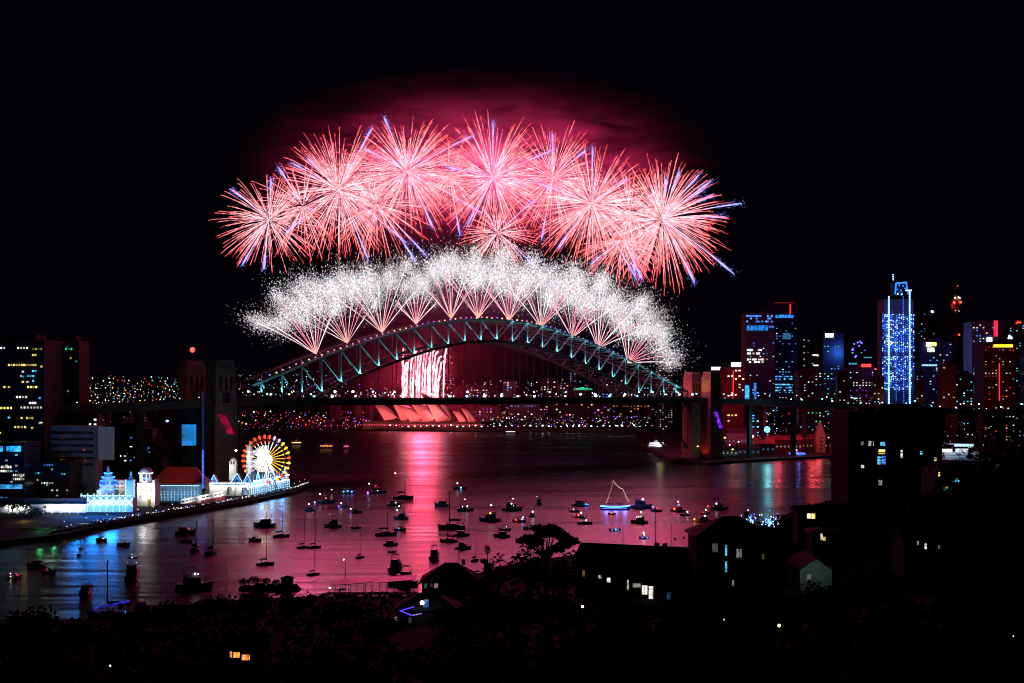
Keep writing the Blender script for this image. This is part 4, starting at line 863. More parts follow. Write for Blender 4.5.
# 8 drop tower ride
d = 738; o = thing('drop_tower', 'tall thin ride mast glowing blue over its lower half', 'fairground ride', at(203.3, d)); h_ = zz(388, d)
b = MB()
for x, y in ((-.5, -.5), (.5, -.5), (.5, .5), (-.5, .5)): b.tube([(x, y, 0), (x, y, h_)], .12, 4)
for i in range(int(h_/1.4)): b.beam((-.5, -.5, i*1.4), (.5, -.5, i*1.4+1.4), .1, .1); b.beam((.5, .5, i*1.4), (-.5, .5, i*1.4+1.4), .1, .1)
b.build('lattice_mast', STEEL, o)
b = MB(); b.box((-.1, -.75, (zz(450, d)+zz(489, d))/2), (.85, .2, zz(450, d)-zz(489, d))); b.build('light_strip', emis('mast_blue', (.04, .12, 1), 2.2, spark=.8), o)
b = MB(); b.box((-.1, -.75, (zz(392, d)+zz(449, d))/2), (.5, .2, zz(392, d)-zz(449, d))); b.build('light_strip', emis('mast_dim_blue', (.04, .2, .8), .14, spark=.3), o)
b = MB(); b.lathe([(1.7, zz(489, d)-1), (1.7, zz(489, d)+.4)], 12); b.build('seat_ring', STEEL, o)
# 9 white railed ramp
d = 712; o = thing('white_ramp', 'sloping white railed ramp above a dark red wall, left of the arcade hall', 'ramp', at(203, d)); kk = d/F
z0, z1 = zz(503.5, d), zz(494.5, d); xL, xR = -22*kk, 23*kk
for dz, th, m_, nm in ((0, 1.0, WHITE, 'lower_rail'), (1.9, .8, WHITE, 'upper_rail'), (-1.7, 2.0, mat('dark_red_wall', (.3, .04, .05), .7), 'wall')):
    b = MB(); b.beam((xL, 0, z0+dz), (xR, 0, z1+dz), .5, th); b.build(nm, m_, o)
b = MB()
for i in range(12): x = xL+(xR-xL)*i/11; z = z0+(z1-z0)*i/11; b.box((x, .05, z+.9), (.5, .4, 2.6))
b.box((-4*kk, .1, z0+2.4), (2, 1, 4)); b.build('rail_post', WHITE, o)
for x in (-9, 0, 9): flood(o, x, -3.5, 4.5+x*.12, 600, (1, .95, .9))
# 10 arcade hall with gables, towers and the long colonnade running out to the point
d = 768; k = d/F; o = thing('arcade_hall', 'long white arcade hall with gables, arches and corner turrets outlined in bulbs', 'fairground building', at(229, d)); w_ = 41*k; h_ = zz(483, d)
b = MB(); b.box((0, 6, (h_+5.6)/2), (w_, 12, h_-5.6)); b.box((-w_*.28, 6, 2.8), (w_*.42, 12, 5.6)); b.box((0, 11, 2.8), (w_, 1, 5.6)); b.build('front_wing', WHITE, o)
ac = [w_*.02, w_*.2, w_*.38]
b = MB()
for x in [a-w_*.09 for a in ac]+[w_*.47]: b.box((x, .2, 2.8), (.9, .8, 5.6))
b.build('arcade_piers', WHITE, o)
for x in ac: bulbs(o, arch_pts(x, 4.2, w_*.08, -.4, 12), BULB, .25)
bulbs(o, seg((-w_/2, -.4, h_), (w_/2, -.4, h_), .8)+seg((-w_/2, -.4, 6.4), (w_/2, -.4, 6.4), .8), BULB, .24)
b = MB(); b.box((0, -.1, 7.2), (w_*.8, .3, 1.0)); b.build('frieze', emis('frieze_blue', (.1, .4, .8), .4, spark=.5), o)
# side wing out to the point
ang = math.atan2(838-768, (Pt(290, 400, 838).x-Pt(249.5, 400, 768).x)); Lw = math.hypot(838-768, Pt(290, 400, 838).x-Pt(249.5, 400, 768).x)
sw = thing('colonnade_wing', 'long white colonnade running out to the point under the great wheel', 'fairground building', at(249.8, d), ang)
hs = zz(482, d)
b = MB(); b.box((Lw/2, 6.2, (hs+5)/2), (Lw, 10, hs-5)); b.box((Lw/2, 8, 2.5), (Lw, 5, 5)); b.build('wall', WHITE, sw)
n = 20
for i in range(n+1): b = MB(); b.box((i*Lw/n, .9, 2.5), (.7, .7, 5)); b.build('column', WHITE, sw)
bulbs(sw, seg((0, .7, hs), (Lw, .7, hs), 1.0)+seg((0, .7, 5.2), (Lw, .7, 5.2), 1.0), BULB, .26); bulbs(sw, [(i*Lw/n, .4, z) for i in range(n+1) for z in (1, 2.5, 4)], BULBC, .24)
def gabled(parent, x, y, w_, h0, h1):
    b = MB(); b.add([(x-w_/2, y, h0), (x+w_/2, y, h0), (x, y, h1), (x-w_/2, y+6, h0), (x+w_/2, y+6, h0), (x, y+6, h1)], [(0, 1, 2), (5, 4, 3), (0, 2, 5, 3), (1, 4, 5, 2), (0, 3, 4, 1)])
    b.build('gable', mat('slate_blue', (.05, .08, .14), .5), parent)
    bulbs(parent, seg((x-w_/2, y-.3, h0), (x, y-.3, h1), .7)+seg((x, y-.3, h1), (x+w_/2, y-.3, h0), .7), BULBC, .24)
    bulbs(parent, seg((x-w_*.28, y-.3, h0+.2), (x, y-.3, h0+(h1-h0)*.6), .8)+seg((x, y-.3, h0+(h1-h0)*.6), (x+w_*.28, y-.3, h0+.2), .8), BULBB, .25)
gabled(o, -w_*.37, 0, 5, h_, zz(475, d)); gabled(o, w_*.45, -.2, 5.4, h_, zz(474.5, d)); gabled(o, w_*.16, 4, 7, h_, zz(474, d))
for x, t_ in ((14, 7.5), (27, 6), (40, 8), (62, 8)): gabled(sw, x, .6, 6.5, hs, hs+t_*.75)
for x in range(4, int(Lw), 5):
    b = MB(); b.lathe([(.45, hs), (.45, hs+1.8), (.1, hs+3.6)], 6, (x, 1.2, 0)); b.build('pinnacle', WHITE, sw)
for x in range(-11, 13, 6): flood(o, x, -5, 6, 600, (1, .97, .93))
for x in range(4, int(Lw)+1, 9): flood(sw, x, -4.5, 5, 700, (.55, .78, 1))
# towers of the hall
o = thing('clock_tower', 'white round topped tower with two dark belfry openings', 'tower', at(232.6, 772)); h_ = zz(458, 772)
b = MB(); b.box((0, 2, (h_-1.8)/2), (4.2, 4, h_-1.8)); b.lathe([(2.1, h_-1.8), (1.9, h_-.8), (1.2, h_), (.2, h_+.35)], 12, (0, 2, 0)); b.build('shaft', WHITE, o)
b = MB()
for x in (-.8, .8): b.box((x, -.1, h_-3), (.8, .3, 1.8))
b.build('belfry_openings', GLASSW, o); flood(o, -2, -4.5, h_-6, 480, (1, .95, .92)); flood(o, 1, -4, h_-1, 200)
o = thing('spired_tower', 'tall white pointed tower at the left side of the great wheel', 'tower', at(249.2, 782)); h_ = zz(441.5, 782); h0 = zz(452, 782)
b = MB(); b.lathe([(2.4, 0), (2.3, h0), (2.1, h0+1.5), (1.5, h0+3.7), (.7, h0+5.6), (.1, h_)], 10, (0, 2, 0)); b.build('shaft', WHITE, o)
bulbs(o, [(2.4*math.cos(a), 2+2.4*math.sin(a), z) for z in (h0-9, h0-6, h0-3, h0) for a in [i*.52 for i in range(12)]], BULB, .2); flood(o, 0, -5, h0-4, 650, (.92, .96, 1)); flood(o, 0, -5, h0+3, 300, (.92, .96, 1)); flood(o, 1, -5, h0-13, 500, (.92, .96, 1))
# 11 the great wheel
d = 800; k = d/F; cw = Pt(266.5, 459.3, d); o = thing('ferris_wheel', 'great fairground wheel with glowing white hub, orange spokes and red and yellow rim lights', 'ferris wheel', (cw.x, d, 2.0)); Rw = 23.6*k; hz = cw.z-2.0
def wp(a, r_, y=0): return (r_*math.cos(a), y, hz+r_*math.sin(a))
for y in (-1.1, 1.1):
    b = MB()
    for rr in (.97, .80): b.tube([wp(2*math.pi*i/48, Rw*rr, y) for i in range(49)], .16, 5)
    b.build('rim', STEEL, o)
b = MB()
for y in (-2.6, 2.6):
    for x in (-7, 7): b.beam((x, y, 0), (0, y*.6, hz), .5, .5)
b.build('support_frame', STEEL, o)
b = MB(); b.tube([(0, -2.4, hz), (0, 2.4, hz)], 1.0, 10); b.build('hub', emis('hub_glow', (1, .5, .25), 3), o)
NS = 28; wc = {'white': emis('wheel_white', (1, .95, .85), 2.4), 'amber': emis('wheel_amber', (1, .55, .03), 1.8), 'yellow': emis('wheel_yellow', (.95, .85, .08), 1.5), 'red': emis('wheel_red', (1, .07, .01), 1.8), 'lilac': emis('wheel_lilac', (.75, .6, 1), 1.2)}
for i in range(NS):
    a = 2*math.pi*i/NS+.05; deg = math.degrees(a) % 360
    b = MB(); b.beam(wp(a, 1.0, -1.1), wp(a, Rw*.97, -1.1), .14, .14); sp_ = b.build('spoke', STEEL, o)
    inner = Rw*(.62 if 75 < deg < 150 or 180 < deg < 300 else (.27 if deg < 60 or deg > 300 else .40))
    b = MB(); b.beam(wp(a, 1.2, -1.35), wp(a, inner, -1.35), .36, .3); b.beam(wp(a+math.pi/NS, 2.2, -1.35), wp(a+math.pi/NS, inner*.97, -1.35), .22, .3); b.build('spoke_lights', wc['white'], sp_)
    right = deg < 60 or deg > 300
    b = MB(); b.beam(wp(a, inner*1.06, -1.35), wp(a, Rw*.74, -1.35), .6, .3); b.build('spoke_lights', wc['amber' if right or 165 < deg < 215 else 'white'], sp_)
    key = 'lilac' if 48 < deg < 75 else ('red' if 75 <= deg <= 190 else ('yellow' if (i % 2 and (deg < 48 or deg > 300)) else ('amber' if i % 3 else 'red')))
    b = MB(); b.tube([wp(a, Rw*.70, -1.4), wp(a, Rw*.78, -1.4)], [.25, .55], 5); b.tube([wp(a, Rw*.86, -1.4), wp(a+.02, Rw*1.0, -1.4), wp(a+.02, Rw*1.05, -1.4)], [.25, .85, .3], 6); b.build('rim_light', wc[key], sp_)
    b = MB(); q = wp(a+.11, Rw*.97); b.box((q[0], 0, q[2]-.9), (1.3, 1.5, 1.3)); b.box((q[0], 0, q[2]+.1), (1.5, 1.7, .2)); b.build('gondola', mat('gondola_paint', (.4, .15, .1), .5), o)
lamp('wheel_glow', (cw.x, d-6, cw.z), (1, .7, .4), 1800, 3)
# promenade: sea wall rail, lamps, crowd
EDGE = [W(*p) for p in ((52, 537), (110, 526.5), (150, 519.5), (200, 511.5), (250, 502.5), (294, 493), (308, 487.5))]
def along(t_):
    n = len(EDGE)-1; i = min(int(t_*n), n-1); return EDGE[i].lerp(EDGE[i+1], t_*n-i)
r = random.Random(33); b = MB(); hb, lights = MB(), {}
def figure(b, x, y, z, h):
    b.lathe([(.12, 0), (.17, h*.45), (.24, h*.55), (.26, h*.8), (.08, h*.84), (.12, h*.9), (.11, h*.97), (.03, h)], 5, (x, y, z))
for x, e in ((12, 1), (30, 1), (48, 1)): glow(sw, x, -3, 7, 3500, (.02, .30, 1))
for i in range(420):
    u = r.random()**.8; p = along(u); off = r.uniform(.6, 5); nx, ny = -.35, .93
    x, y = p.x+nx*off*.4+r.uniform(-1, 1), p.y+ny*off; figure(b, x, y, 2.0, r.uniform(1.45, 1.85))
    if r.random() < .42:
        key = r.choice('wwWvbwwoyw'); l_ = lights.setdefault(key, MB()); l_.ball((x, y-.3, 2.0+r.uniform(.9, 1.9)), r.uniform(.10, .24), 4, 3)
cr = b.build('spectator_crowd', mat('dark_clothes', (.06, .055, .06), .9, .6, .5)); tag(cr, 'crowd of spectators packed along the fairground sea wall', 'crowd', None, 'stuff')
for key, l_ in lights.items(): tag(l_.build('hand_lights', lit(key, 3.0), cr), kind='stuff')
for i in range(16):
    p = along((i+.5)/16); road_lamp('promenade_lamp', 'w', 'short promenade lamp on the fairground sea wall, %s from the left' % ordinal(i), (p.x-1.2, p.y+2.4, 2.0), 0, 'lamps along the fairground sea wall', 3.4, 2.0, .26)
b = MB()
for i in range(len(EDGE)-1):
    for z in (2.5, 3.0): b.beam(EDGE[i]+Vector((-.2, .6, z)), EDGE[i+1]+Vector((-.2, .6, z)), .06, .06)
for i in range(160): p = along(i/160)+Vector((-.2, .6, 0)); b.box((p.x, p.y, 2.5), (.07, .07, 1.1))
tag(b.build('sea_wall_railing', STEEL), 'thin dark railing along the edge of the fairground sea wall', 'railing')
b = MB()
for i in range(len(EDGE)-1): b.beam(EDGE[i]+Vector((.1, -.25, .9)), EDGE[i+1]+Vector((.1, -.25, .9)), .5, 3.2)
tag(b.build('sea_wall', mat('dark_sandstone', (.07, .06, .05), .95, .4, .6, bump=.4)), 'dark sandstone sea wall below the fairground', 'sea wall')

# ------------------------------------------------------------------ southern foreshore under the bridge end
def long_house(name, label, x0, x1, yr, ye, d, wall, roof, deep=12, cat='building', base=2.2):
    k = d/F; t_ = thing(name, label, cat, (Pt((x0+x1)/2, 400, d).x, d, base)); w_ = (x1-x0)*k; hw, hr = zz(ye, d, base), zz(yr, d, base)
    b = MB(); b.box((0, deep/2, hw/2), (w_, deep, hw)); b.build('wall', wall, t_)
    b = MB(); b.gable((0, deep/2), w_, deep, hw, hr, 'x', .6); b.build('roof', roof, t_)
    n = max(2, int(w_/4)); b = MB()
    for i in range(n): b.box((-w_/2+(i+.5)*w_/n, -.1, hw*.5), (1.3, .3, 1.7))
    b.build('windows', lit(rnd.choice('wyc'), .25), t_); return t_
o = long_house('wharf_warehouse', 'long red lit warehouse roof on the southern foreshore', 760, 802, 436, 440, 1330, BRICK, mat('warehouse_roof', (.3, .08, .08), .7)); lamp('red_floodlight', Pt(778, 425, 1300), (1, .06, .1), 11000, 2)
o = long_house('wharf_warehouse', 'red lit warehouse between the long roof and the red gabled tower', 798, 832, 434.5, 439, 1350, BRICK, mat('warehouse_roof', (.3, .08, .08), .7)); lamp('red_floodlight', Pt(812, 424, 1318), (1, .06, .1), 12000, 2)
o = long_house('wharf_warehouse', 'low red wharf house left of the long red roof', 752, 775, 439, 444, 1300, BRICK, mat('warehouse_roof', (.3, .08, .08), .7)); 
d = 1340; o = thing('gabled_tower', 'red lit narrow tower with a tapering gable on the southern foreshore', 'tower', at(821, d, 2.2)); kk = d/F
b = MB(); h0, h1 = zz(436, d, 2.2), zz(422, d, 2.2); x = 4.6*kk
b.box((0, 5, h0/2), (2*x, 10, h0)); b.add([(-x, 0, h0), (x, 0, h0), (x, 10, h0), (-x, 10, h0), (-x*.25, 4, h1), (x*.25, 4, h1), (x*.25, 6, h1), (-x*.25, 6, h1)], [(0, 1, 5, 4), (1, 2, 6, 5), (2, 3, 7, 6), (3, 0, 4, 7), (4, 5, 6, 7)]); b.build('wall', mat('sandstone', (.45, .33, .25), .8), o)
b = MB()
for z in range(4, int(h0), 4): b.box((0, -.1, z), (3, .3, 1.4))
b.build('windows', GLASSW, o); lamp('red_floodlight', Pt(819, 436, 1312), (1, .10, .12), 6500, 1.5)
for i, (x0, x1, yr, ye, d, lab) in enumerate(((690, 712, 447, 450, 1270, 'low foreshore shed with warm lamps at the foot of the southern pylons'), (713, 738, 446, 450, 1265, 'low foreshore shed right of the southern pylons'), (738, 760, 444, 448.5, 1280, 'dim wharf shed left of the red roofs'), (833, 856, 440, 444, 1330, 'pale wharf shed at the right end of the southern foreshore'), (700, 722, 432, 437, 1400, 'dark terrace house row behind the southern pylons'), (728, 756, 428, 433, 1420, 'dark terrace houses left of the brilliant cyan lamp'))):
    long_house('wharf_shed', lab, x0, x1, yr, ye, d, CONC, ROOFT)
for px, py, s_, e in ((692, 449, 'o', 9000), (714, 452, 'o', 4500), (733, 452, 'o', 4500), (661, 444, 'y', 7000)):
    p = Pt(px, py, 1225); lamp('quay_glow', (p.x, p.y, p.z+1), C_[s_], e*.07, .5)
for i, (px, py, key, s_, rad) in enumerate(((660, 446, 'y', 9, .95), (698, 446.5, 'y', 9, .7), (701, 448.5, 'o', 9, .9), (733, 449.5, 'y', 8, .8), (718, 445.5, 'w', 6, .6), (730, 445, 'w', 6, .6), (739, 442, 'w', 6, .6), (690, 440, 'w', 5, .7), (752.5, 436.5, 'w', 9, 1.5), (797, 450, 'y', 5, .6), (829, 437.5, 'w', 5, .6))):
    d = 1215 if py > 444 else 1290; p = Pt(px, py, d)
    road_lamp('quay_lamp', key, '%s lamp on the southern quay, %s along from the bridge end' % ({'y': 'yellow', 'o': 'orange', 'w': 'white'}[key], ordinal(i)), (p.x, d, 2.2), 0, 'lamps on the southern quay', p.z-2.6, s_, rad)
p = Pt(767, 429.5, 1232); o = thing('flood_mast', 'tall mast with a brilliant cyan white floodlight above the red roofs', 'light mast', (p.x, p.y, 2.2)); b = MB(); b.tube([(0, 0, 0), (0, 0, p.z-2.2)], [.35, .2], 6); b.build('mast', STEEL, o)
b = MB(); b.ball((0, -.6, p.z-2.2), 3.0, 10, 6); b.build('floodlight', emis('flood_cyan', (.06, .75, 1), 4, 'AUTO'), o); lamp('mast_glow', (p.x, p.y-5, p.z), (.3, .9, 1), 9000, 1)
def row_lamps(name, label, pts, d, key, s_, rad, group, z=2.2):
    for i, (px, py) in enumerate(pts):
        p = Pt(px, py, d); road_lamp(name, key, label % ordinal(i), (p.x, d, z), 0, group, max(1.5, p.z-z-.5), s_, rad)
row_lamps('red_street_lamp', 'small red lamp in the row left of the dark apartment tower, %s from the left', [(829+i*7.1, 422.8-i*.15) for i in range(6)], 1420, 'r', 2.5, .7, 'red lamps behind the southern foreshore')
# lit wharf buildings at the right
d = 1230; o = thing('ferry_wharf', 'white and blue lit wharf building by the water at the right', 'wharf', at(962, d, 2.2)); kk = d/F
b = MB(); b.box((0, 5, 3), (34*kk, 10, 6)); b.box((0, 4, zz(444, d, 2.2)), (28*kk, 12, .8)); b.build('wall', CONC, o)
px_panel(o, d, 'lit_floor', 954, 444.3, 973, 446.3, emis('wharf_blue_white', (.4, .75, 1), 2), 5); px_panel(o, d, 'lit_floor', 955, 448.6, 968, 452.3, lit('w', .5), 9); px_panel(o, d, 'lit_floor', 942, 449, 952, 452, lit('W', 2.2), 3); px_panel(o, d, 'lit_floor', 944, 453.2, 975, 455, emis('wharf_dim', (.6, .6, .7), .25, spark=.5), 1)
lamp('wharf_glow', Pt(950, 452, d-16), (.7, .8, 1), 9000, 1); lamp('wharf_glow', Pt(962, 447, d-12), (.2, .55, 1), 12000, 1)
# ------------------------------------------------------------------ boats
HULLW = mat('boat_white_gelcoat', (.42, .42, .43), .35, .1, .5); HULLD = mat('boat_navy_gelcoat', (.03, .04, .07), .3, .2, .5); DECKM = mat('boat_teak', (.2, .14, .09), .7, .2, 3)
BGLASS = mat('boat_glass', (.02, .025, .03), .1, .2, 1); CANVAS = mat('boat_canvas', (.035, .035, .04), .9, .2, 2); SPAR = mat('boat_spar', (.06, .06, .065), .4, .1, 1)
def hull(b, L, Bm, fb, transom=.75, n=9, sheer=.35):
    """hull loft along +x (bow), waterline at z = 0"""
    ring = []
    for i in range(n+1):
        u = i/n; x = -L/2+L*u
        hb = Bm/2*(transom+(1-transom)*min(1, u/.35))*(1 if u < .45 else max(.02, 1-((u-.45)/.55)**2.1))
        z = fb*(1+sheer*(u-.3)**2*2); xo = L*.05*max(0, u-.6)/.4
        ring.append([(x+xo, -hb, z), (x+xo*.6, -hb*.93, fb*.35), (x, -hb*.62, -.28), (x, 0, -.45), (x, hb*.62, -.28), (x+xo*.6, hb*.93, fb*.35), (x+xo, hb, z)])
    vs = [v for r_ in ring for v in r_]; fs = [(i*7+k, i*7+k+1, (i+1)*7+k+1, (i+1)*7+k) for i in range(n) for k in range(6)]+[(i*7+6, i*7, (i+1)*7, (i+1)*7+6) for i in range(n)]
    fs += [tuple(range(7))[::-1], tuple(n*7+k for k in range(7))]; b.add(vs, fs)
def wedge(b, x0, x1, xt0, xt1, w0, w1, z0, z1, cx=0):
    b.add([(x0, -w0/2, z0), (x1, -w0/2*.8, z0), (x1, w0/2*.8, z0), (x0, w0/2, z0), (xt0, -w1/2, z1), (xt1, -w1/2*.8, z1), (xt1, w1/2*.8, z1), (xt0, w1/2, z1)],
          [(3, 2, 1, 0), (4, 5, 6, 7), (0, 1, 5, 4), (1, 2, 6, 5), (2, 3, 7, 6), (3, 0, 4, 7)])
HOLD = Vector((0, -5000, 0))
def proto_yacht(navy):
    t_ = thing('sailing_yacht', '', 'sailing boat'); L = 10.0
    b = MB(); hull(b, L, 3.3, 1.05); b.build('hull', HULLD if navy else HULLW, t_)
    b = MB(); wedge(b, -1.2, 2.6, -1.0, 2.0, 2.0, 1.6, 1.0, 1.55); wedge(b, -2.9, -1.2, -2.7, -1.2, 2.1, 1.9, 1.0, 1.4); c = b.build('cabin', HULLW, t_)
    b = MB()
    for s in (-1, 1):
        for x in (-.4, .5, 1.4): b.box((x, s*.93, 1.3), (.6, .1, .2))
    b.build('window', BGLASS, c)
    b = MB(); b.tube([(1.0, 0, 1.2), (1.0, 0, 13.6)], [.21, .15], 6); m_ = b.build('mast', SPAR, t_)
    b = MB()
    for z, w_ in ((5.6, 1.1), (9.6, .8)): b.tube([(1, -w_, z), (1, w_, z)], .05, 4)
    b.build('spreaders', SPAR, m_)
    b = MB(); b.tube([(.9, 0, 2.4), (-3.4, 0, 2.5)], .09, 5); bo = b.build('boom', SPAR, t_)
    b = MB(); b.tube([(.8, 0, 2.65), (-1, 0, 2.8), (-3.2, 0, 2.68)], [.3, .26, .14], 6); b.build('furled_sail', CANVAS, bo)
    b = MB()
    for a, q in (((5.2, 0, 1.2), (1, 0, 13.5)), ((-4.8, 0, 1.2), (1, 0, 13.5)), ((.9, -1.6, 1.1), (1, -.8, 9.6)), ((.9, 1.6, 1.1), (1, .8, 9.6))): b.tube([a, q], .028, 3)
    b.build('rigging', SPAR, t_)
    b = MB()
    for s in (-1, 1): b.tube([(-4.4, s*1.2, 1.1), (-4.6, s*1.2, 2.9), (-4.6, 0, 3.0)], .06, 4); b.tube([(-2.6, s*1.1, 1.3), (-2.9, s*1.1, 2.6)], .05, 4)
    b.tube([(-4.6, -1.2, 1.8), (-4.6, 1.2, 1.8)], .05, 4); b.build('stern_arch', SPAR, t_)
    b = MB(); b.box((-2.6, 0, 2.65), (1.5, 2.3, .1)); b.box((-1.95, 0, 2.2), (.1, 2.2, .9)); b.build('spray_hood', CANVAS, t_)
    return t_
def proto_cruiser(fly):
    t_ = thing('motor_cruiser', '', 'motor boat'); L = 11.0
    b = MB(); hull(b, L, 3.9, 1.35, .9); b.build('hull', HULLW, t_)
    b = MB(); wedge(b, -3.3, 3.0, -3.0, 1.4, 3.2, 2.8, 1.25, 2.9); b.box((-.6, 0, 2.98), (5.6, 3.2, .14)); c = b.build('cabin', HULLW, t_)
    b = MB()
    for s in (-1, 1):
        for x in (-2.3, -1.0, .3): b.box((x, s*1.47, 2.3), (1.0, .16, .6))
    wedge(b, 2.2, 2.45, 1.65, 1.9, 2.5, 2.4, 2.0, 2.7); b.box((-3.28, 0, 2.2), (.12, 2.2, .9)); b.build('window', BGLASS, c)
    if fly:
        b = MB(); wedge(b, -2.9, .9, -2.8, .6, 2.7, 2.5, 3.05, 3.9); b.build('flybridge', HULLW, t_)
        b = MB(); b.box((-1.2, 0, 5.5), (2.8, 2.5, .1))
        for x in (-2.4, 0):
            for s in (-1, 1): b.tube([(x, s*1.1, 3.8), (x, s*1.1, 5.5)], .05, 4)
        b.build('bimini_top', CANVAS, t_)
    b = MB()
    for s in (-1, 1): b.tube([(-3.0, s*1.35, 3.0), (-3.3, s*1.25, 4.7), (-3.3, 0, 4.9)], .09, 4)
    b.tube([(-3.3, 0, 4.9), (-3.3, 0, 6.4)], .05, 4); b.build('radar_arch', SPAR, t_)
    b = MB()
    for s in (-1, 1):
        b.tube([(-1, s*1.75, 2.1), (2.6, s*1.6, 2.25), (5.3, s*.2, 2.5)], .04, 4)
        for x in (0, 1.5, 3, 4.3): b.tube([(x, s*(1.75-.06*x*x*.7), 1.3), (x, s*(1.75-.06*x*x*.7), 2.2)], .035, 4)
    b.build('bow_rail', SPAR, t_)
    b = MB(); b.box((-5.75, 0, .35), (.9, 3.2, .15)); b.build('swim_platform', DECKM, t_)
    return t_
def proto_runabout():
    t_ = thing('runabout', '', 'motor boat'); L = 6.2
    b = MB(); hull(b, L, 2.3, .85, .9); b.build('hull', HULLW, t_)
    b = MB(); wedge(b, .2, 1.6, .25, .8, 1.8, 1.5, .8, 1.6); b.build('windscreen', BGLASS, t_)
    b = MB(); b.box((-.8, 0, 1.95), (1.8, 1.8, .08))
    for x in (-1.6, 0):
        for s in (-1, 1): b.tube([(x, s*.8, .8), (x, s*.8, 1.95)], .04, 4)
    b.build('canopy', CANVAS, t_)
    b = MB(); b.box((-3.2, 0, .9), (.45, .4, .8)); b.box((-3.3, 0, .25), (.2, .15, .9)); b.build('outboard_motor', HULLD, t_)
    b = MB(); b.box((-1.3, 0, .75), (.5, 1.5, .5)); b.box((-2.2, 0, .7), (.4, 1.7, .4)); b.build('seat', DECKM, t_)
    return t_
def proto_dinghy():
    t_ = thing('dinghy', '', 'dinghy'); L = 4.0
    b = MB(); hull(b, L, 1.7, .6, .85); b.build('hull', HULLD, t_)
    b = MB()
    for x in (-1.0, .3): b.box((x, 0, .55), (.3, 1.4, .08))
    b.build('seat', DECKM, t_)
    b = MB(); b.box((-2.1, 0, .6), (.35, .3, .6)); b.build('outboard_motor', HULLD, t_)
    return t_
PROTO = {'y': proto_yacht(False), 'n': proto_yacht(True), 'c': proto_cruiser(False), 'f': proto_cruiser(True), 'r': proto_runabout(), 'd': proto_dinghy()}
used = set()
lb = MB(); lb.ball((0, 0, 0), 1.0, 8, 5); _lm = {}
def boat_light(parent, key, x, y, z, rad, s, sc_):
    nm = (key, s)
    if nm not in _lm: me = lb.mesh('boat_lamp'); me.materials.append(lit(key, s, 'AUTO')); _lm[nm] = me
    o = bpy.data.objects.new('boat_lamp', _lm[nm]); col.objects.link(o); o.parent = parent; o.location = (x, y, z); o.scale = (rad/sc_, rad/sc_/1.1, rad/sc_/VZ); return o
VZ = 1.3
LEN = {'y': 10, 'n': 10, 'c': 11, 'f': 11.5, 'r': 6.2, 'd': 4}
def boat(kind, px, py, head, label, lights=(), length=None, mast_top=None, group=None):
    """px, py: where the boat meets the water; head: bow direction in degrees, 0 = to the right in the picture, 90 = away; lights: (key, dpx, dpy, radius px)"""
    p = W(px, py); k = p.y/F
    root = dup(PROTO[kind]); sc_ = (length*(1.15 if kind in 'yn' else 1.06)*k/LEN[kind]) if length else 1.0
    root.location = p; root.rotation_euler = (0, 0, R(head)); root.scale = (sc_, sc_*1.1, sc_*VZ); tag(root, label, None, group)
    if mast_top:
        need = (py-mast_top)*k/sc_/VZ/13.6
        for ch in root.children:
            if ch.name.startswith(('mast', 'rigging')): ch.scale = (1, 1, need)
    ca, sa = math.cos(R(-head)), math.sin(R(-head))
    for key, dx, dy, rad in lights:
        X, Y, Z = dx*k/sc_, -1.2/sc_, -dy*k/sc_/VZ
        boat_light(root, key, X*ca-Y*sa, X*sa+Y*ca, Z, rad*k*.85, 6.0, sc_)
    return root
B = boat; YG, CG = 'yachts at anchor in the bay', 'motor boats at anchor in the bay'
# western bay, below the fairground
B('d', 81, 548.5, 70, 'small dark dinghy on pale reflections near the fairground, farther of two close together', (), 5)
B('d', 79.5, 555, 75, 'small dark dinghy just nearer than its twin on the pale reflections', (), 5)
B('r', 101, 541, 160, 'small motor boat close under the fairground wall with a faint white light', [('w', 3, -3, .35)], 11, None, CG)
B('r', 123.5, 545, 10, 'open motor boat on the blue reflections left of the big cruiser', (), 11, None, CG)
B('f', 133, 580, 98, 'large flybridge cruiser seen from astern on the blue reflections', [('w', 0, -23, .5), ('w', -4, -18, .35), ('w', 4, -18, .35), ('w', 0, -26, .3), ('r', 8, -15, .4)], 34, None, CG)
B('c', 87, 594, 95, 'dark cruiser seen from astern, half hidden in shadow left of the blue yacht', (), 26, None, CG)
B('r', 49, 573, 20, 'dark motor boat with a dim red light in the shadowed western bay', [('r', -1, -4, .35)], 12, None, CG)
B('c', 36, 567, 175, 'long unlit motor boat in the shadowed western bay', (), 17, None, CG)
B('r', 14, 578, 0, 'motor boat with one white and one red light in the far left shadow', [('w', -2, -5, .6), ('w', -2, -2, .4), ('r', 6, -3, .35)], 13, None, CG)
bl_y = B('n', 112, 620, 172, 'dark yacht with blue lit canvas moored by the lower left trees', [('b', 6, -4, .8), ('W', 4, -3.5, .7), ('b', 15, -9, .6), ('b', 15, -2, .4)], 42, 560, YG)
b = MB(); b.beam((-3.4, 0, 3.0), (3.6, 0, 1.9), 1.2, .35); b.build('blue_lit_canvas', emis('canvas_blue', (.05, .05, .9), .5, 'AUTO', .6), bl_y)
B('f', 144, 614, 10, 'dark motor boat moored behind the blue lit yacht', (), 26, None, CG)
B('f', 194, 589, 8, 'wide dark cruiser with a white cabin light below the striped hall reflections', [('W', 2, -16, .9), ('w', 5, -15.5, .6)], 34, None, CG)
B('c', 185, 534, 8, 'motor boat with a faint red cabin light close to the sea wall', [('r', 4, -6, .4)], 18, None, CG)
B('r', 186, 542, 170, 'small dark runabout just nearer than the boat with the red cabin light', (), 11, None, CG)
B('n', 196, 551, 85, 'dark yacht bow away, left of the yacht on the blue streak', (), 18, 522, YG)
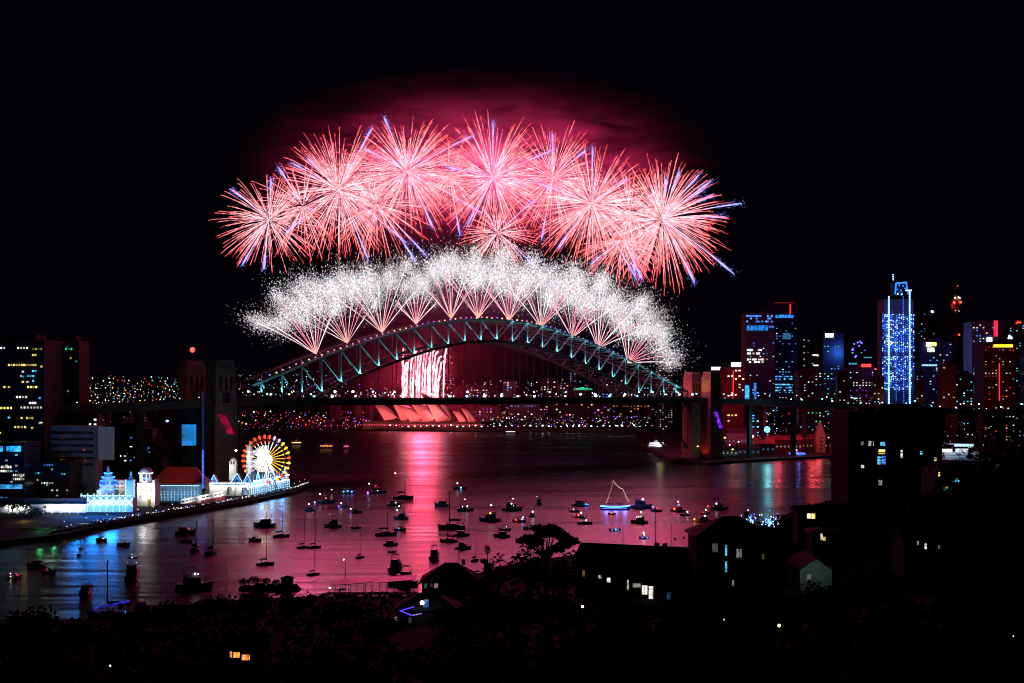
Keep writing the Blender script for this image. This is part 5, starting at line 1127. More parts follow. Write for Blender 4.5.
B('y', 212, 554, 80, 'yacht with its mast against the bright blue streak by the sea wall', (), 20, 519, YG)
B('c', 264.5, 526.5, 175, 'motor cruiser on pale blue water just off the colonnade', [('w', -2, -8, .35)], 20, None, CG)
B('r', 254.5, 541, 160, 'small motor boat between the colonnade cruiser and the dark shore', (), 12, None, CG)
B('y', 281, 537, 20, 'yacht just right of the colonnade cruiser, mast crossing the pale water', (), 14, 501, YG)
B('n', 265, 565, 20, 'yacht with a stern frame, lowest of the yachts near the fairground', (), 15, 512, YG)
B('y', 303, 548, 25, 'left one of two yachts rafted side by side with tall masts', (), 11, 513, YG)
B('n', 314, 548, 20, 'right one of two yachts rafted side by side with tall masts', [('w', -1, -36, .3)], 11.5, 512, YG)
B('n', 313, 575, 30, 'yacht with a stern arch straight below the rafted pair', (), 11, 541, YG)
B('c', 309.5, 511, 175, 'motor boat with one white masthead lamp right off the point', [('W', 0, -7, .7)], 11, None, CG)
B('f', 333, 527, 170, 'pale flybridge cruiser alone on pink water right of the point', [('w', -3, -13, .35)], 17, None, CG)
B('r', 356, 528.5, 10, 'small dark launch right of the pale flybridge cruiser', (), 9, None, CG)
B('c', 356, 513, 5, 'low motor boat with a white bow lamp above the small dark launch', [('W', -5, -4.5, .7), ('v', -5, 0, .4)], 11, None, CG)
B('r', 343, 507, 175, 'small boat with white and violet lights left of the low motor boat', [('W', -1.5, -4, .8), ('v', -4, -1, .7)], 9, None, CG)
B('f', 327, 503, 5, 'dark cruiser with a red cabin light and a white bow lamp near the point', [('W', -6.5, -9, .8), ('r', -1, -5, .9), ('b', -12, -1, .9)], 16, None, CG)
B('c', 348, 493.5, 0, 'small cruiser strung with blue lights farthest out from the point', [('b', -4, -2, .9), ('b', 0, -2.5, .9), ('b', 4, -2, .8), ('W', -16, -4, .5)], 13, None, CG)
B('y', 360, 558, 50, 'yacht bow away on pink water, alone between rafted pair and red column', (), 9, 531, YG)
# along the red reflection
B('c', 378, 493.5, 5, 'cruiser with white and dull yellow lamps left of the masthead lamp', [('W', -8.5, -10, .7), ('v', -10, -1, 1.1), ('r', -2, -8, .5), ('y', 0, -3, .5)], 15, None, CG)
B('n', 403, 499, 0, 'long dark yacht with a white masthead lamp at the edge of the red column', [('W', -7.5, -26, .8)], 17, 473, YG)
B('c', 394, 505.5, 10, 'dark cruiser moored against the lamplit yacht', [('w', 2, -3, .4)], 13, None, CG)
B('f', 401, 519, 170, 'flybridge cruiser showing a cyan and a cream lamp beside the red column', [('c', -3.5, -9, .9), ('w', -1.5, -13, .7)], 14, None, CG)
B('r', 400, 530.5, 0, 'low runabout with a blue glow below the cruiser with the cyan lamp', [('b', -1, -2.5, .45)], 11, None, CG)
B('y', 385.5, 535.5, 5, 'yacht with a warm cabin lamp left of the red column', [('o', 0, -2.5, .5)], 18, 512, YG)
B('c', 390.5, 545.5, 0, 'low unlit motor boat below the yacht with the warm cabin lamp', (), 13, None, CG)
B('r', 392, 552.5, 5, 'small dark runabout between the low motor boat and square sterned cruiser', (), 8, None, CG)
B('f', 396.5, 571, 75, 'square sterned flybridge cruiser in the red column', (), 26, None, CG)
B('f', 403, 585, 175, 'big dark motor yacht nearest the wharf in the red column', (), 29, None, CG)
B('c', 442, 506, 165, 'dark motor cruiser right of the bright red column', (), 14, None, CG)
B('f', 435, 559.5, 80, 'dark cruiser stern on above the boathouse roof', (), 22, None, CG)
B('r', 460, 489, 5, 'farthest small boat with a white and a bright cyan lamp', [('W', -2.5, -6, .8), ('c', .8, -1.6, 1.0)], 12, None, CG)
B('c', 465, 511, 5, 'motor boat with three white lamps and a violet stern light', [('W', -2.5, -4.5, .6), ('W', 2.5, -5, .6), ('W', 0, -12, .5), ('v', -7, -1.5, .9)], 15, None, CG)
B('n', 452, 529, 178, 'long black ketch with tall mast and stays below the three lamp boat', (), 23, 491, YG)
B('c', 461.5, 536, 0, 'low dark motor boat just right below the black ketch', (), 14, None, CG)
B('n', 449, 542, 175, 'low dark yacht below the black ketch', (), 15, 521, YG)
B('f', 463, 549, 5, 'unlit cruiser above the boathouse, right of the low dark yacht', (), 15, None, CG)
B('f', 490, 521, 175, 'broad dark cruiser with an orange lamp and a white masthead lamp', [('o', .3, -8, .9), ('W', 1.3, -16, .9)], 20, None, CG)
B('f', 512, 510.5, 0, 'dark cruiser with a stack of cream lamps on its mast', [('w', -.5, -7, .7), ('W', 1, -12, .5), ('w', 1.5, -5, .4)], 19, None, CG)
B('r', 519, 522, 175, 'runabout with a red and a blue lamp', [('r', -3, -2.5, .8), ('b', 3.2, -3, .9), ('W', 4, -5, .6)], 12, None, CG)
B('c', 532.5, 516.5, 60, 'small cruiser bow away with one bright white lamp', [('W', 0, -5, .9)], 9, None, CG)
B('r', 505, 530.5, 5, 'small dark runabout above the spreading tree', [('w', 1.5, -4, .4)], 11, None, CG)
B('c', 502, 537, 178, 'low dark motor boat at the left edge of the spreading tree', (), 15, None, CG)
B('y', 475.3, 561, 60, 'yacht half hidden by the trees right of the boathouse', (), 11, 540, YG)
B('y', 458.6, 574, 80, 'yacht behind the boathouse roof, mast rising over the ridge', (), 11, 549, YG)
B('r', 529.5, 529, 20, 'dark launch beside the top of the spreading tree', [('W', 3.5, -2, .5), ('b', 3.5, .5, .4)], 12, None, CG)
# right of the spreading tree
B('f', 538.6, 504.5, 95, 'dark stern on cruiser with a small cream lamp, upper middle of the bay', [('w', 0, -4, .5), ('w', -1.5, -8, .3)], 13, None, CG)
B('c', 580, 506, 0, 'dark motor yacht with a blue stern light left of the light strung schooner', [('b', 6, -2, .8), ('b', 8, -1.5, .5)], 15, None, CG)
B('r', 574.5, 512, 0, 'small dark boat with a white lamp below the blue stern light', [('W', -1, -3, .5)], 9, None, CG)
B('r', 578, 517.5, 175, 'small boat showing a red and a white lamp above the spreading tree', [('r', 0, -3, 1.0), ('W', 3, -5, .8), ('r', -4, -1.5, .4)], 10, None, CG)
B('n', 584.5, 524, 0, 'yacht with a cabin lamp nearest the right side of the spreading tree', [('W', 1.5, -4, .7)], 13, 499, YG)
# the schooner
p = W(615, 509.5); ks = p.y/F; s = thing('schooner', 'two masted schooner with hull outlined in electric blue and lights strung from its masts', 'sailing ship', p, R(2)); L = 29*ks
b = MB(); hull(b, L, 4.2, 1.5, .55, 12); b.build('hull', HULLD, s)
b = MB(); b.box((-2, 0, 1.9), (4, 2.2, .8)); b.box((2.6, 0, 1.8), (2.2, 1.9, .6)); b.build('deckhouse', HULLW, s)
for x, t_ in ((-2*ks, 481), (8*ks, 489)):
    h_ = (509.5-t_)*ks; b = MB(); b.tube([(x, 0, 1), (x, 0, h_)], [.16, .08], 6); m_ = b.build('mast', SPAR, s); b = MB(); b.tube([(x-.1, 0, 2.9), (x-4.2, 0, 3.1)], .1, 5); b.tube([(x-.3, 0, 3.15), (x-3.9, 0, 3.3)], .24, 5); b.build('boom', CANVAS, m_)
b = MB(); b.tube([(L*.47, 0, 1.7), (L*.60, 0, 2.3)], .1, 5); b.build('bowsprit', SPAR, s)
EB = emis('led_electric_blue', (.06, .32, 1), 5.0, 'AUTO')
for sd in (-1, 1):
    b = MB(); pts = []
    for i in range(13): u = i/12; hb = 2.1*(.55+.45*min(1, u/.35))*(1 if u < .45 else max(.02, 1-((u-.45)/.55)**2.1))+.1; pts.append((-L/2+L*u, sd*hb, 1.55+.45*(u-.5)**2*4))
    b.tube(pts, .26, 5); b.build('hull_light_strip', EB, s)
b = MB(); b.beam((-L*.46, -2.3, .9), (L*.4, -2.2, .9), .15, .4); b.build('hull_light_strip', emis('led_violet_blue', (.08, .12, 1), 2.5, 'AUTO'), s)
st = [(-9*ks, 503.6), (-1.7*ks, 481), (8*ks, 489.2), (14.5*ks, 502)]; b = MB()
for (xa, ya), (xb, yb) in zip(st, st[1:]):
    for i in range(15):
        u = i/15; z = (509.5-(ya+(yb-ya)*u))*ks-(.8*math.sin(math.pi*u)); b.ball((xa+(xb-xa)*u, 0, z), .15, 5, 3)
tag(b.build('mast_light_string', emis('festoon_warm', (1, .8, .55), 2.2), s), kind='stuff')
b = MB()
for (xa, ya), (xb, yb) in zip(st, st[1:]): b.tube([(xa, 0, (509.5-ya)*ks), ((xa+xb)/2, 0, (509.5-(ya+yb)/2)*ks-.8), (xb, 0, (509.5-yb)*ks)], .035, 3)
b.build('stays', SPAR, s)
for q in (-9, 0, 9): lamp('hull_glow', (p.x+q*ks, p.y-6, 1.6), (.14, .12, 1), 900, 1.2)
B('d', 611.8, 514.5, 170, 'small dinghy with a red lamp in the blue reflection of the schooner', [('r', -.8, -1.8, .9)], 7)
B('d', 615, 531, 5, 'small dinghy glowing blue below the schooner', [('c', .5, -1.6, .7), ('b', 3, -1, .5), ('b', -3, -1, .5)], 10)
B('y', 623, 553, 85, 'yacht bow away behind the long gabled house, below the schooner', (), 12, 526, YG)
B('f', 641, 508, 0, 'dark motor yacht with one white masthead lamp right of the schooner', [('W', 1.5, -9, .9), ('r', -11, -1.5, .5), ('b', -11, -3, .5)], 20, None, CG)
B('r', 656.5, 511.5, 175, 'small boat with a blue and a red lamp right of the schooner', [('b', -4, -5, .8), ('r', .5, -4, .6)], 10, None, CG)
B('f', 639.5, 523, 175, 'pale flybridge cruiser with white lamp on red water below the schooner', [('W', 1, -11, .8), ('w', -1, -6.5, .4), ('w', -3, -6.3, .4), ('w', 1, -6.5, .4)], 16, None, CG)
B('r', 644, 538.5, 170, 'small boat with a glaring white lamp and blue glow, below the pale cruiser', [('W', -.5, -6, 1.1), ('W', 0, -4, .7), ('b', -2, -1.5, .5), ('b', 3, -1, .5)], 9, None, CG)
B('n', 656, 550, 92, 'dark yacht seen end on with tall mast, above the round shrub', (), 18, 511, YG)
B('c', 678, 511.5, 175, 'motor boat with red white and blue lamps', [('r', -4, -3, 1.1), ('W', 0, -10, .7), ('b', .6, -7, .7)], 13, None, CG)
B('r', 685, 515.5, 5, 'small runabout with a white lamp just right of the red white blue boat', [('W', 2, -4, .8)], 9, None, CG)
B('c', 703, 521.5, 178, 'motor boat with an orange bow lamp and a white cabin lamp', [('o', -9, -2.5, .9), ('W', 1.5, -6, .8)], 14, None, CG)
B('r', 705.5, 514, 5, 'small boat with white mast lamp behind the orange lamp boat', [('W', 0, -4.5, .8), ('r', -3, -2, .4)], 8, None, CG)
B('f', 719, 509.5, 0, 'dark cruiser farthest right with a red and a white lamp', [('r', -11.5, -3.5, .9), ('W', -3, -6, .8)], 17, None, CG)
B('y', 671.5, 556, 70, 'yacht hidden behind the round shrub, only its mast showing', (), 12, 522, YG)
# two ferries and a launch near the north eastern shore
def ferry(px, py, Lp, label, key, head=0, decks=1):
    p = W(px, py); k = p.y/F; t_ = thing('ferry', label, 'ferry', p, R(head), 'ferries beyond the bridge'); L = Lp*k
    b = MB(); hull(b, L, L*.24, 2.0, .8); b.build('hull', HULLD, t_)
    for j in range(decks):
        b = MB(); b.box((-L*.03, 0, 3.1+j*2.6), (L*(.7-.12*j), L*.2, 2.2)); b.box((-L*.03, 0, 4.3+j*2.6), (L*(.74-.12*j), L*.22, .25)); b.build('deck_cabin', HULLW, t_)
        n = 9; b = MB()
        for i in range(n): b.box((-L*.33+(L*.6)*i/(n-1)+j*L*.02, -L*.1-.1, 3.2+j*2.6), (L*.035, .2, 1.0))
        b.build('windows', lit(key, 2.5), t_)
    b = MB(); b.box((-L*.05, 0, 5.4+(decks-1)*2.6), (L*.12, L*.12, 1.8)); b.tube([(-L*.05, 0, 6), (-L*.05, 0, 9+(decks-1)*2.6)], .12, 4); b.build('wheelhouse', HULLW, t_); return t_
ferry(297, 445, 14, 'dark ferry with a dotted row of amber windows behind the great wheel', 'y')
ferry(327, 448.5, 18, 'ferry with a longer row of orange windows in open water under the arch', 'o')
ferry(346.5, 449, 7, 'small pink lit launch right of the ferry under the arch', 'p')
o = ferry(657, 448, 24, 'brightly lit white two deck ferry at the foot of the southern bridge end', 'W', 4, 2); lamp('deck_glow', o.location+Vector((0, -9, 4)), (.8, .85, 1), 5200, 1)
o = ferry(797, 456.5, 24, 'blue lit cruise launch moored below the red warehouses', 'b', 3); b = MB(); b.beam((-9, -3.2, 2.1), (9, -3.2, 2.1), .3, .5); b.build('hull_light_strip', emis('launch_blue', (.04, .06, 1), 4), o); lamp('deck_glow', o.location+Vector((0, -9, 4)), (.1, .12, 1), 6000, 1)
ferry(511, 433.5, 14, 'small white lit ferry off the far quay right of the sail roofed hall', 'W')
for i, (px, py) in enumerate(((675, 539.5), (683.5, 538.5), (406.6, 517))):
    p = W(px, py); b = MB(); b.lathe([(.2, -.4), (.55, -.1), (.55, .3), (.15, .6), (.12, 1.2)], 8); tag(b.build('mooring_buoy', HULLD), ('small round mooring buoy left of its twin on red water', 'small round mooring buoy right of its twin on red water', 'small mooring buoy at the stern of the cruiser with the cyan lamp')[i], 'buoy').location = p

# ------------------------------------------------------------------ trees
def leaf_mesh(name, blobs, n, size, seed):
    r = random.Random(seed); b = MB(); tot = sum(q[3]**2 for q in blobs)
    for (x, y, z, R_, fl) in blobs:
        for _ in range(max(8, int(n*R_**2/tot))):
            v = Vector((r.gauss(0, 1), r.gauss(0, 1), r.gauss(0, 1))).normalized()*(R_*r.random()**.45); p = Vector((x, y, z))+Vector((v.x, v.y, v.z*fl))
            a = Vector((r.gauss(0, 1), r.gauss(0, 1), r.gauss(0, .6))).normalized(); c = a.cross(Vector((r.gauss(0, 1), r.gauss(0, 1), r.gauss(0, 1)))).normalized(); s = size*r.uniform(.5, 1.3)
            b.add([p-a*s, p+c*s*.55, p+a*s, p-c*s*.55], [(0, 1, 2, 3)])
    return b
def tree(px, ytop, d, wpx, label, seed, style='round', base=None, n=1500, cat='tree', name='tree', group='dark trees on the near hillside'):
    r = random.Random(seed); k = d/F; x = (px-CX)*k; z0 = ground_z(x, d) if base is None else base; top = H-(ytop-HY)*k; h = max(2.0, top-z0); w_ = wpx*k
    t_ = thing(name, label, cat, (x, d, z0-.2), 0, group); blobs = []; b = MB()
    tr = .035*h+.1
    if style == 'umbrella':
        b.tube([(0, 0, 0), (.3, 0, h*.35), (-.2, .2, h*.6)], [tr, tr*.8, tr*.6], 7)
        for i in range(11):
            a = i*2.4; rr = w_*.5*math.sqrt((i+.3)/11)*.85; zz_ = h*(.93-.32*(rr/(w_*.5))**1.6)*r.uniform(.93, 1.0); q = (rr*math.cos(a), rr*math.sin(a)*.7, zz_)
            b.tube([(-.1, .1, h*.45), (q[0]*.5, q[1]*.5, h*.62), q], [tr*.5, tr*.3, tr*.12], 5); blobs.append((*q, w_*r.uniform(.10, .17), .5))
    elif style == 'pine':
        b.tube([(0, 0, 0), (0, 0, h*.97)], [tr, .05], 7)
        for i in range(9):
            u = i/8; rr = w_*.5*(1-u*.85)
            for s in range(4): a = s*1.57+i*.8; q = (rr*.55*math.cos(a), rr*.55*math.sin(a), h*(.25+.72*u)); b.tube([(0, 0, q[2]+.3), q], [.1, .04], 4); blobs.append((*q, max(.5, rr*.5), .45))
    else:
        b.tube([(0, 0, 0), (.2, 0, h*.3), (0, .1, h*.55)], [tr, tr*.8, tr*.55], 7)
        for i in range(9):
            a = i*2.4+r.random(); rr = w_*.32*math.sqrt((i+.5)/9); zz_ = h*r.uniform(.45, .8)*(1.08-.25*rr/(w_*.32)); q = (rr*math.cos(a), rr*math.sin(a), zz_)
            b.tube([(0, 0, h*.35), (q[0]*.6, q[1]*.6, zz_*.8), q], [tr*.5, tr*.3, tr*.1], 5); blobs.append((*q, w_*r.uniform(.16, .26), .8))
        blobs.append((0, 0, h*.84, w_*.2, .8))
    b.build('trunk', BARK, t_)
    leaf_mesh('crown', blobs, n, max(.28, w_*.035), seed).build('crown', LEAF, t_); return t_
tree(546, 518, 335, 66, 'spreading umbrella crowned tree silhouetted against the pink water', 1, 'umbrella', None, 2600)
TR = [(527, 545, 330, 60, 'round dark tree under the left side of the umbrella crowned tree'), (498, 552, 345, 44, 'dark round tree at the left of the umbrella crowned tree'), (478, 575, 330, 46, 'dark tree behind the boathouse, left of the clump'), (562, 556, 315, 50, 'dark tree under the right side of the umbrella crowned tree'),
 (487, 538, 360, 16, 'small shrub topping the slope left of the umbrella crowned tree'), (672, 549, 300, 24, 'round shrub standing up before the anchored masts'), (652, 562, 350, 40, 'dark tree right of the long gabled house'), (690, 566, 290, 40, 'dark tree at the left wall of the tall house'),
 (215, 597, 330, 50, 'low dark tree on the lower left shore'), (255, 596, 335, 54, 'low dark tree in the middle of the shore hedge'), (292, 598, 340, 50, 'low dark tree at the right of the shore hedge'), (168, 603, 312, 60, 'dark tree below the motor boat beside the blue lit yacht'), (138, 613, 305, 60, 'dark tree below the blue lit yacht'), (80, 632, 300, 70, 'dark tree on the far lower left shore'), (30, 612, 305, 70, 'dark tree in the lower left corner by the shore'), (-25, 622, 300, 70, 'dark tree cut by the left edge'),
 (340, 612, 320, 60, 'dark bush below the jetty sheds'), (380, 622, 290, 60, 'dark tree left of the blue lit terrace'), (455, 612, 280, 60, 'dark tree right of the blue lit terrace'), (505, 598, 280, 70, 'large dark tree in the middle of the hillside'), (560, 600, 260, 60, 'dark tree below the long gabled house'), (620, 606, 250, 70, 'broad dark tree below the lit veranda'), (690, 602, 250, 70, 'broad dark tree below the tall house'), (750, 612, 240, 60, 'dark tree above the warm garden lamp'),
 (850, 575, 300, 80, 'broad dark tree right of the teal gable'), (900, 560, 330, 80, 'broad dark tree below the dark apartment tower'), (960, 480, 420, 90, 'tall dark tree mass in front of the harbour at the right'), (1005, 428, 300, 130, 'huge dark tree filling the right edge'), (945, 535, 300, 90, 'dark tree under the huge right edge tree'), (814, 581, 258, 50, 'dark bush hiding the foot of the teal gable'), (866, 512, 450, 90, 'dark tree before the foot of the dark apartment tower'), (925, 498, 470, 80, 'dark tree left of the small building with the cyan window'), (782, 552, 360, 44, 'dark tree between the tall house and the bungalow'), (858, 540, 350, 60, 'dark tree right of the cottage with the cream porch window'), (890, 556, 275, 60, 'dark tree left of the house with three small lamps'), (1130, 470, 330, 120, 'dark tree just outside the right edge of the view'), (1120, 560, 200, 120, 'dark foreground tree just outside the right edge of the view'), (1000, 560, 230, 110, 'dark tree in the lower right'), (870, 545, 420, 60, 'dark tree at the foot of the dark apartment tower'),
 (60, 655, 180, 130, 'bottom left foreground tree near the white path lamp'), (180, 660, 170, 130, 'foreground tree left of the warm lit window'), (330, 655, 180, 130, 'foreground tree right of the warm lit window'), (470, 650, 170, 140, 'foreground tree at the bottom middle'), (620, 645, 170, 140, 'foreground tree bottom right of the middle'), (780, 650, 160, 130, 'foreground tree below the warm garden lamp'), (920, 640, 160, 150, 'foreground tree at bottom right'), (1030, 640, 150, 130, 'foreground tree in the bottom right corner'), (-10, 665, 160, 120, 'foreground tree in the bottom left corner')]
for i, (px, yt, d, w_, lab) in enumerate(TR): tree(px, yt, d, w_, lab, 100+i, 'pine' if i in (24,) else 'round', None, 1300 if w_ > 50 else 800)
NT = [(138, 436, 900, 40), (160, 428, 920, 44), (178, 440, 880, 40), (150, 452, 830, 46), (190, 455, 840, 30), (120, 458, 800, 40), (70, 478, 735, 40)]
for i, (px, yt, d, w_) in enumerate(NT): tree(px, yt, d, w_, 'dark tree behind the fairground roofs, %s from the northern pylons' % ordinal([4, 2, 1, 3, 0, 5, 6][i]), 200+i, 'round', 2.0, 800, group='dark trees behind the fairground')
tree(32, 507, 640, 34, 'yellow lit palm like tree before the long white pavilion', 300, 'round', 2.0, 500, group='trees before the fairground'); tree(12, 500, 645, 40, 'dark tree at the left end of the long white pavilion', 301, 'umbrella', 2.0, 500, group='trees before the fairground'); tree(66, 496, 700, 50, 'brown tinted bare crowned tree behind the pavilion roof', 302, 'umbrella', 2.0, 350, group='trees before the fairground')
for q in ((25, 521, (1, .8, .1), 1300), (40, 531, (.1, 1, .3), 700), (54, 530, (.1, 1, .3), 500)): p = W(q[0], q[1], 2.0); lamp('garden_light', p+Vector((0, 0, 1.8)), q[2], q[3], .3)
b = MB(); b.prism([W(p, q).to_2d() for p, q in ((20, 533), (44, 534.5), (62, 531), (58, 526), (26, 527))][::-1], 1.9, 2.5); tag(b.build('park_lawn', mat('lawn', (.06, .14, .04), .9, .3, .5)), kind='structure')

r = random.Random(55); b = MB()
OPEN = [(568, 668, 280, 336), (390, 434, 255, 316), (798, 836, 266, 292), (706, 780, 272, 306), (224, 264, 195, 235), (908, 945, 228, 262), (795, 842, 330, 440)]
for i in range(34000):
    px = r.uniform(-220, 1420); sh = interp(SHORE, px)-1.5; d = 1/(1/58-(1/58-1/sh)*r.random()**.75)
    if any(a_ < px < b_ and c_ < d < e_ for a_, b_, c_, e_ in OPEN): continue
    k = d/F; x = (px-CX)*k; z = ground_z(x, d); hh = r.uniform(.5, 1.9)
    for q in range(3):
        p = Vector((x+r.gauss(0, .8), d+r.gauss(0, .8), z+hh*r.uniform(.1, 1))); a = Vector((r.gauss(0, 1), r.gauss(0, .5), r.gauss(0, 1))).normalized(); c = a.cross(Vector((r.gauss(0, .3), 1, r.gauss(0, .3)))).normalized(); s = r.uniform(.4, .95)
        b.add([p-a*s, p+c*s*.6, p+a*s, p-c*s*.6], [(0, 1, 2, 3)])
for i in range(10000):
    px = r.uniform(690, 1420); sh = interp(SHORE, px)-2; d = r.uniform(250, sh); k = d/F; x = (px-CX)*k; z = ground_z(x, d)
    if any(a_ < px < b_ and c_ < d < e_ for a_, b_, c_, e_ in OPEN): continue
    for q in range(4):
        p = Vector((x+r.gauss(0, 1.6), d+r.gauss(0, 1.6), z+r.uniform(.2, 3.2))); a = Vector((r.gauss(0, 1), r.gauss(0, .5), r.gauss(0, 1))).normalized(); c = a.cross(Vector((r.gauss(0, .3), 1, r.gauss(0, .3)))).normalized(); s = r.uniform(.7, 1.6)
        b.add([p-a*s, p+c*s*.6, p+a*s, p-c*s*.6], [(0, 1, 2, 3)])
tag(b.build('undergrowth', LEAF), kind='stuff')

# ------------------------------------------------------------------ near houses
def house(name, label, px0, px1, yr, ye, d, wall, roof, deep, style='hip', drop=7.0, cat='house', rz=0.0):
    k = d/F; xm = (Pt((px0+px1)/2, 400, d)).x; zb = min(ground_z(xm, d), H-(ye-HY)*k-drop); t_ = thing(name, label, cat, (xm, d, zb), rz); w_ = (px1-px0)*k
    hw, hr = H-(ye-HY)*k-zb, H-(yr-HY)*k-zb
    b = MB(); b.box((0, deep/2, hw/2), (w_, deep, hw)); b.build('wall', wall, t_); b = MB()
    if style == 'hip': b.hip((0, deep/2), w_, deep, hw, hr, .9)
    else: b.gable((0, deep/2), w_, deep, hw, hr, 'x' if style == 'gx' else 'y', .8)
    b.build('roof', roof, t_)
    if style != 'hip':
        b = MB(); x, y = w_/2, deep
        if style == 'gy': b.add([(-x, 0, hw), (x, 0, hw), (0, 0, hr), (-x, .3, hw), (x, .3, hw), (0, .3, hr)], [(0, 1, 2), (5, 4, 3), (0, 2, 5, 3), (1, 4, 5, 2)])
        else:
            for s in (-x, x-.3): b.add([(s, 0, hw), (s, y, hw), (s, y/2, hr), (s+.3, 0, hw), (s+.3, y, hw), (s+.3, y/2, hr)], [(2, 1, 0), (3, 4, 5), (0, 3, 5, 2), (1, 2, 5, 4)])
        b.build('gable_wall', wall, t_)
    b = MB(); b.box((w_*.22, deep*.6, hr), (1.0, .8, 1.6)); b.build('chimney', BRICK, t_); return t_
def near_windows(o, d, spec, name='window'):
    for x0, y0, x1, y1, key, s_ in spec:
        a, b_ = rel(o, x0, y0, d), rel(o, x1, y1, d); xm, zm, w_, h_ = (a[0]+b_[0])/2, (a[1]+b_[1])/2, b_[0]-a[0], a[1]-b_[1]
        f = MB(); f.box((xm, -.06, zm+h_/2+.06), (w_+.24, .2, .12)); f.box((xm, -.06, zm-h_/2-.06), (w_+.3, .26, .12)); f.box((xm-w_/2-.06, -.06, zm), (.12, .2, h_)); f.box((xm+w_/2+.06, -.06, zm), (.12, .2, h_)); f.box((xm, -.06, zm), (.07, .18, h_)); fr = f.build(name+'_frame', WHITE, o)
        g_ = MB(); g_.box((xm, -.02, zm), (w_, .08, h_)); g_.build('pane', emis('pane_%s_%g' % (key, s_), C_[key], s_, 'NONE', .9), fr)
WEATHER = mat('dark_weatherboard', (.05, .045, .045), .8, .2, 1); DROOF = mat('slate_roof', (.04, .04, .045), .85, .3, 1.2); DROOF.node_tree.nodes['Principled BSDF'].inputs['Specular IOR Level'].default_value = .15
o = house('boathouse', 'hip roofed boathouse at the water edge with pink tinted windows', 422, 478, 565.5, 583, 372, WEATHER, DROOF, 13, 'hip', 6); near_windows(o, 372, [(424.5, 580, 427, 588, 'g', .12), (430, 579.5, 433, 587, 'p', .12), (434.5, 581, 438, 588, 'w', .25)])
o = house('terrace_house', 'house with a terrace outlined by blue string lights and a white lamp', 398, 455, 596, 610, 305, WEATHER, DROOF, 10, 'hip', 7); near_windows(o, 305, [(395, 617, 397, 625, 'w', .25), (397.5, 624, 400.5, 629, 'y', 2.5), (424, 600, 428, 608, 'b', .35), (409, 618, 411, 630, 'y', .08)])
b = MB()
for q in seg((rel(o, 414, 606, 305)[0], -1.4, rel(o, 414, 606, 305)[1]), (rel(o, 401, 609, 305)[0], -2.4, rel(o, 401, 609, 305)[1]), .25)+seg((rel(o, 401, 609, 305)[0], -2.4, rel(o, 401, 609, 305)[1]), (rel(o, 413, 612.5, 305)[0], -4, rel(o, 413, 612.5, 305)[1]), .25): b.ball(q, .14, 5, 3)
tag(b.build('blue_string_lights', emis('string_blue', (.08, .04, 1), 2.2), o), kind='stuff')
b = MB()
for q in seg((rel(o, 413, 612.5, 305)[0], -4, rel(o, 413, 612.5, 305)[1]), (rel(o, 422, 611.5, 305)[0], -3, rel(o, 422, 611.5, 305)[1]), .4): b.ball(q, .12, 5, 3)
tag(b.build('violet_string_lights', emis('string_violet', (.6, .3, 1), 1.8), o), kind='stuff')
x, z = rel(o, 423, 600.5, 305); b = MB(); b.ball((x, -3.2, z), .5, 8, 5); b.build('terrace_lamp', lit('W', 10, 'AUTO'), o)
o = house('long_house', 'long gabled house with a lit veranda overlooking the bay', 572, 690, 549, 566, 318, WEATHER, DROOF, 14, 'gx', 9, 'house', R(-22)); near_windows(o, 318, [(580, 573, 582.5, 579, 'y', .25), (597, 577, 600, 580, 'w', .5), (606, 579, 609.5, 583.5, 'w', 2.2), (627, 580, 629, 590, 'w', .5), (633, 583, 641, 587, 'w', .35), (642.5, 584.5, 648, 593.5, 'w', 1.2), (649.5, 585, 654, 599, 'w', 1.0), (668, 590, 673, 597, 'b', .12)])
o = house('tall_house', 'tall dark house with two narrow bright blue windows', 697, 775, 519, 538, 300, WEATHER, DROOF, 15, 'hip', 16); near_windows(o, 300, [(712.5, 543.5, 714.5, 552, 'w', .12), (715.5, 543.5, 717.5, 552, 'w', .12), (725, 545, 727, 555.5, 'c', 1.1), (725, 561.5, 727, 572, 'c', 1.1), (736.5, 549, 738.5, 557.5, 'w', .3), (739.5, 549, 741.5, 557.5, 'w', .25), (762, 554, 764, 559, 'y', .15), (732, 580, 734, 586, 'w', .2)])
o = house('gable_cottage', 'small cottage with its gable end lit pale teal', 800, 832, 559, 570, 280, mat('pale_render', (.5, .5, .45), .8, .15, .5), DROOF, 12, 'gy', 6); lamp('porch_light', Pt(822, 566, 272), (.35, .9, .85), 150, .3); lamp('porch_light', Pt(804, 578, 273), (1, .6, .4), 40, .3)
near_windows(o, 280, [(807, 574, 811, 580, 'w', .08)])
o = house('cottage', 'low cottage whose warm windows glow at the bottom left', 226, 262, 640, 648, 225, WEATHER, DROOF, 8, 'gx', 4); near_windows(o, 225, [(230, 651, 232.2, 657.5, 'o', 1.1), (233.5, 652, 240, 657.5, 'o', 1.3), (242, 654.5, 250, 660, 'o', 1.4)])
o, _, _ = tower('apartment_building', 'dark apartment tower on the near point with a few lit windows', 849, 941, 413, 610, mat('shadowed_brick', (.02, .018, .018), .9, .3, .5), .0, 'w', seed=90, base_z=3, pitch=(3.6, 3.0), roofbox=True)  # near-black base colour holds the shade over these walls
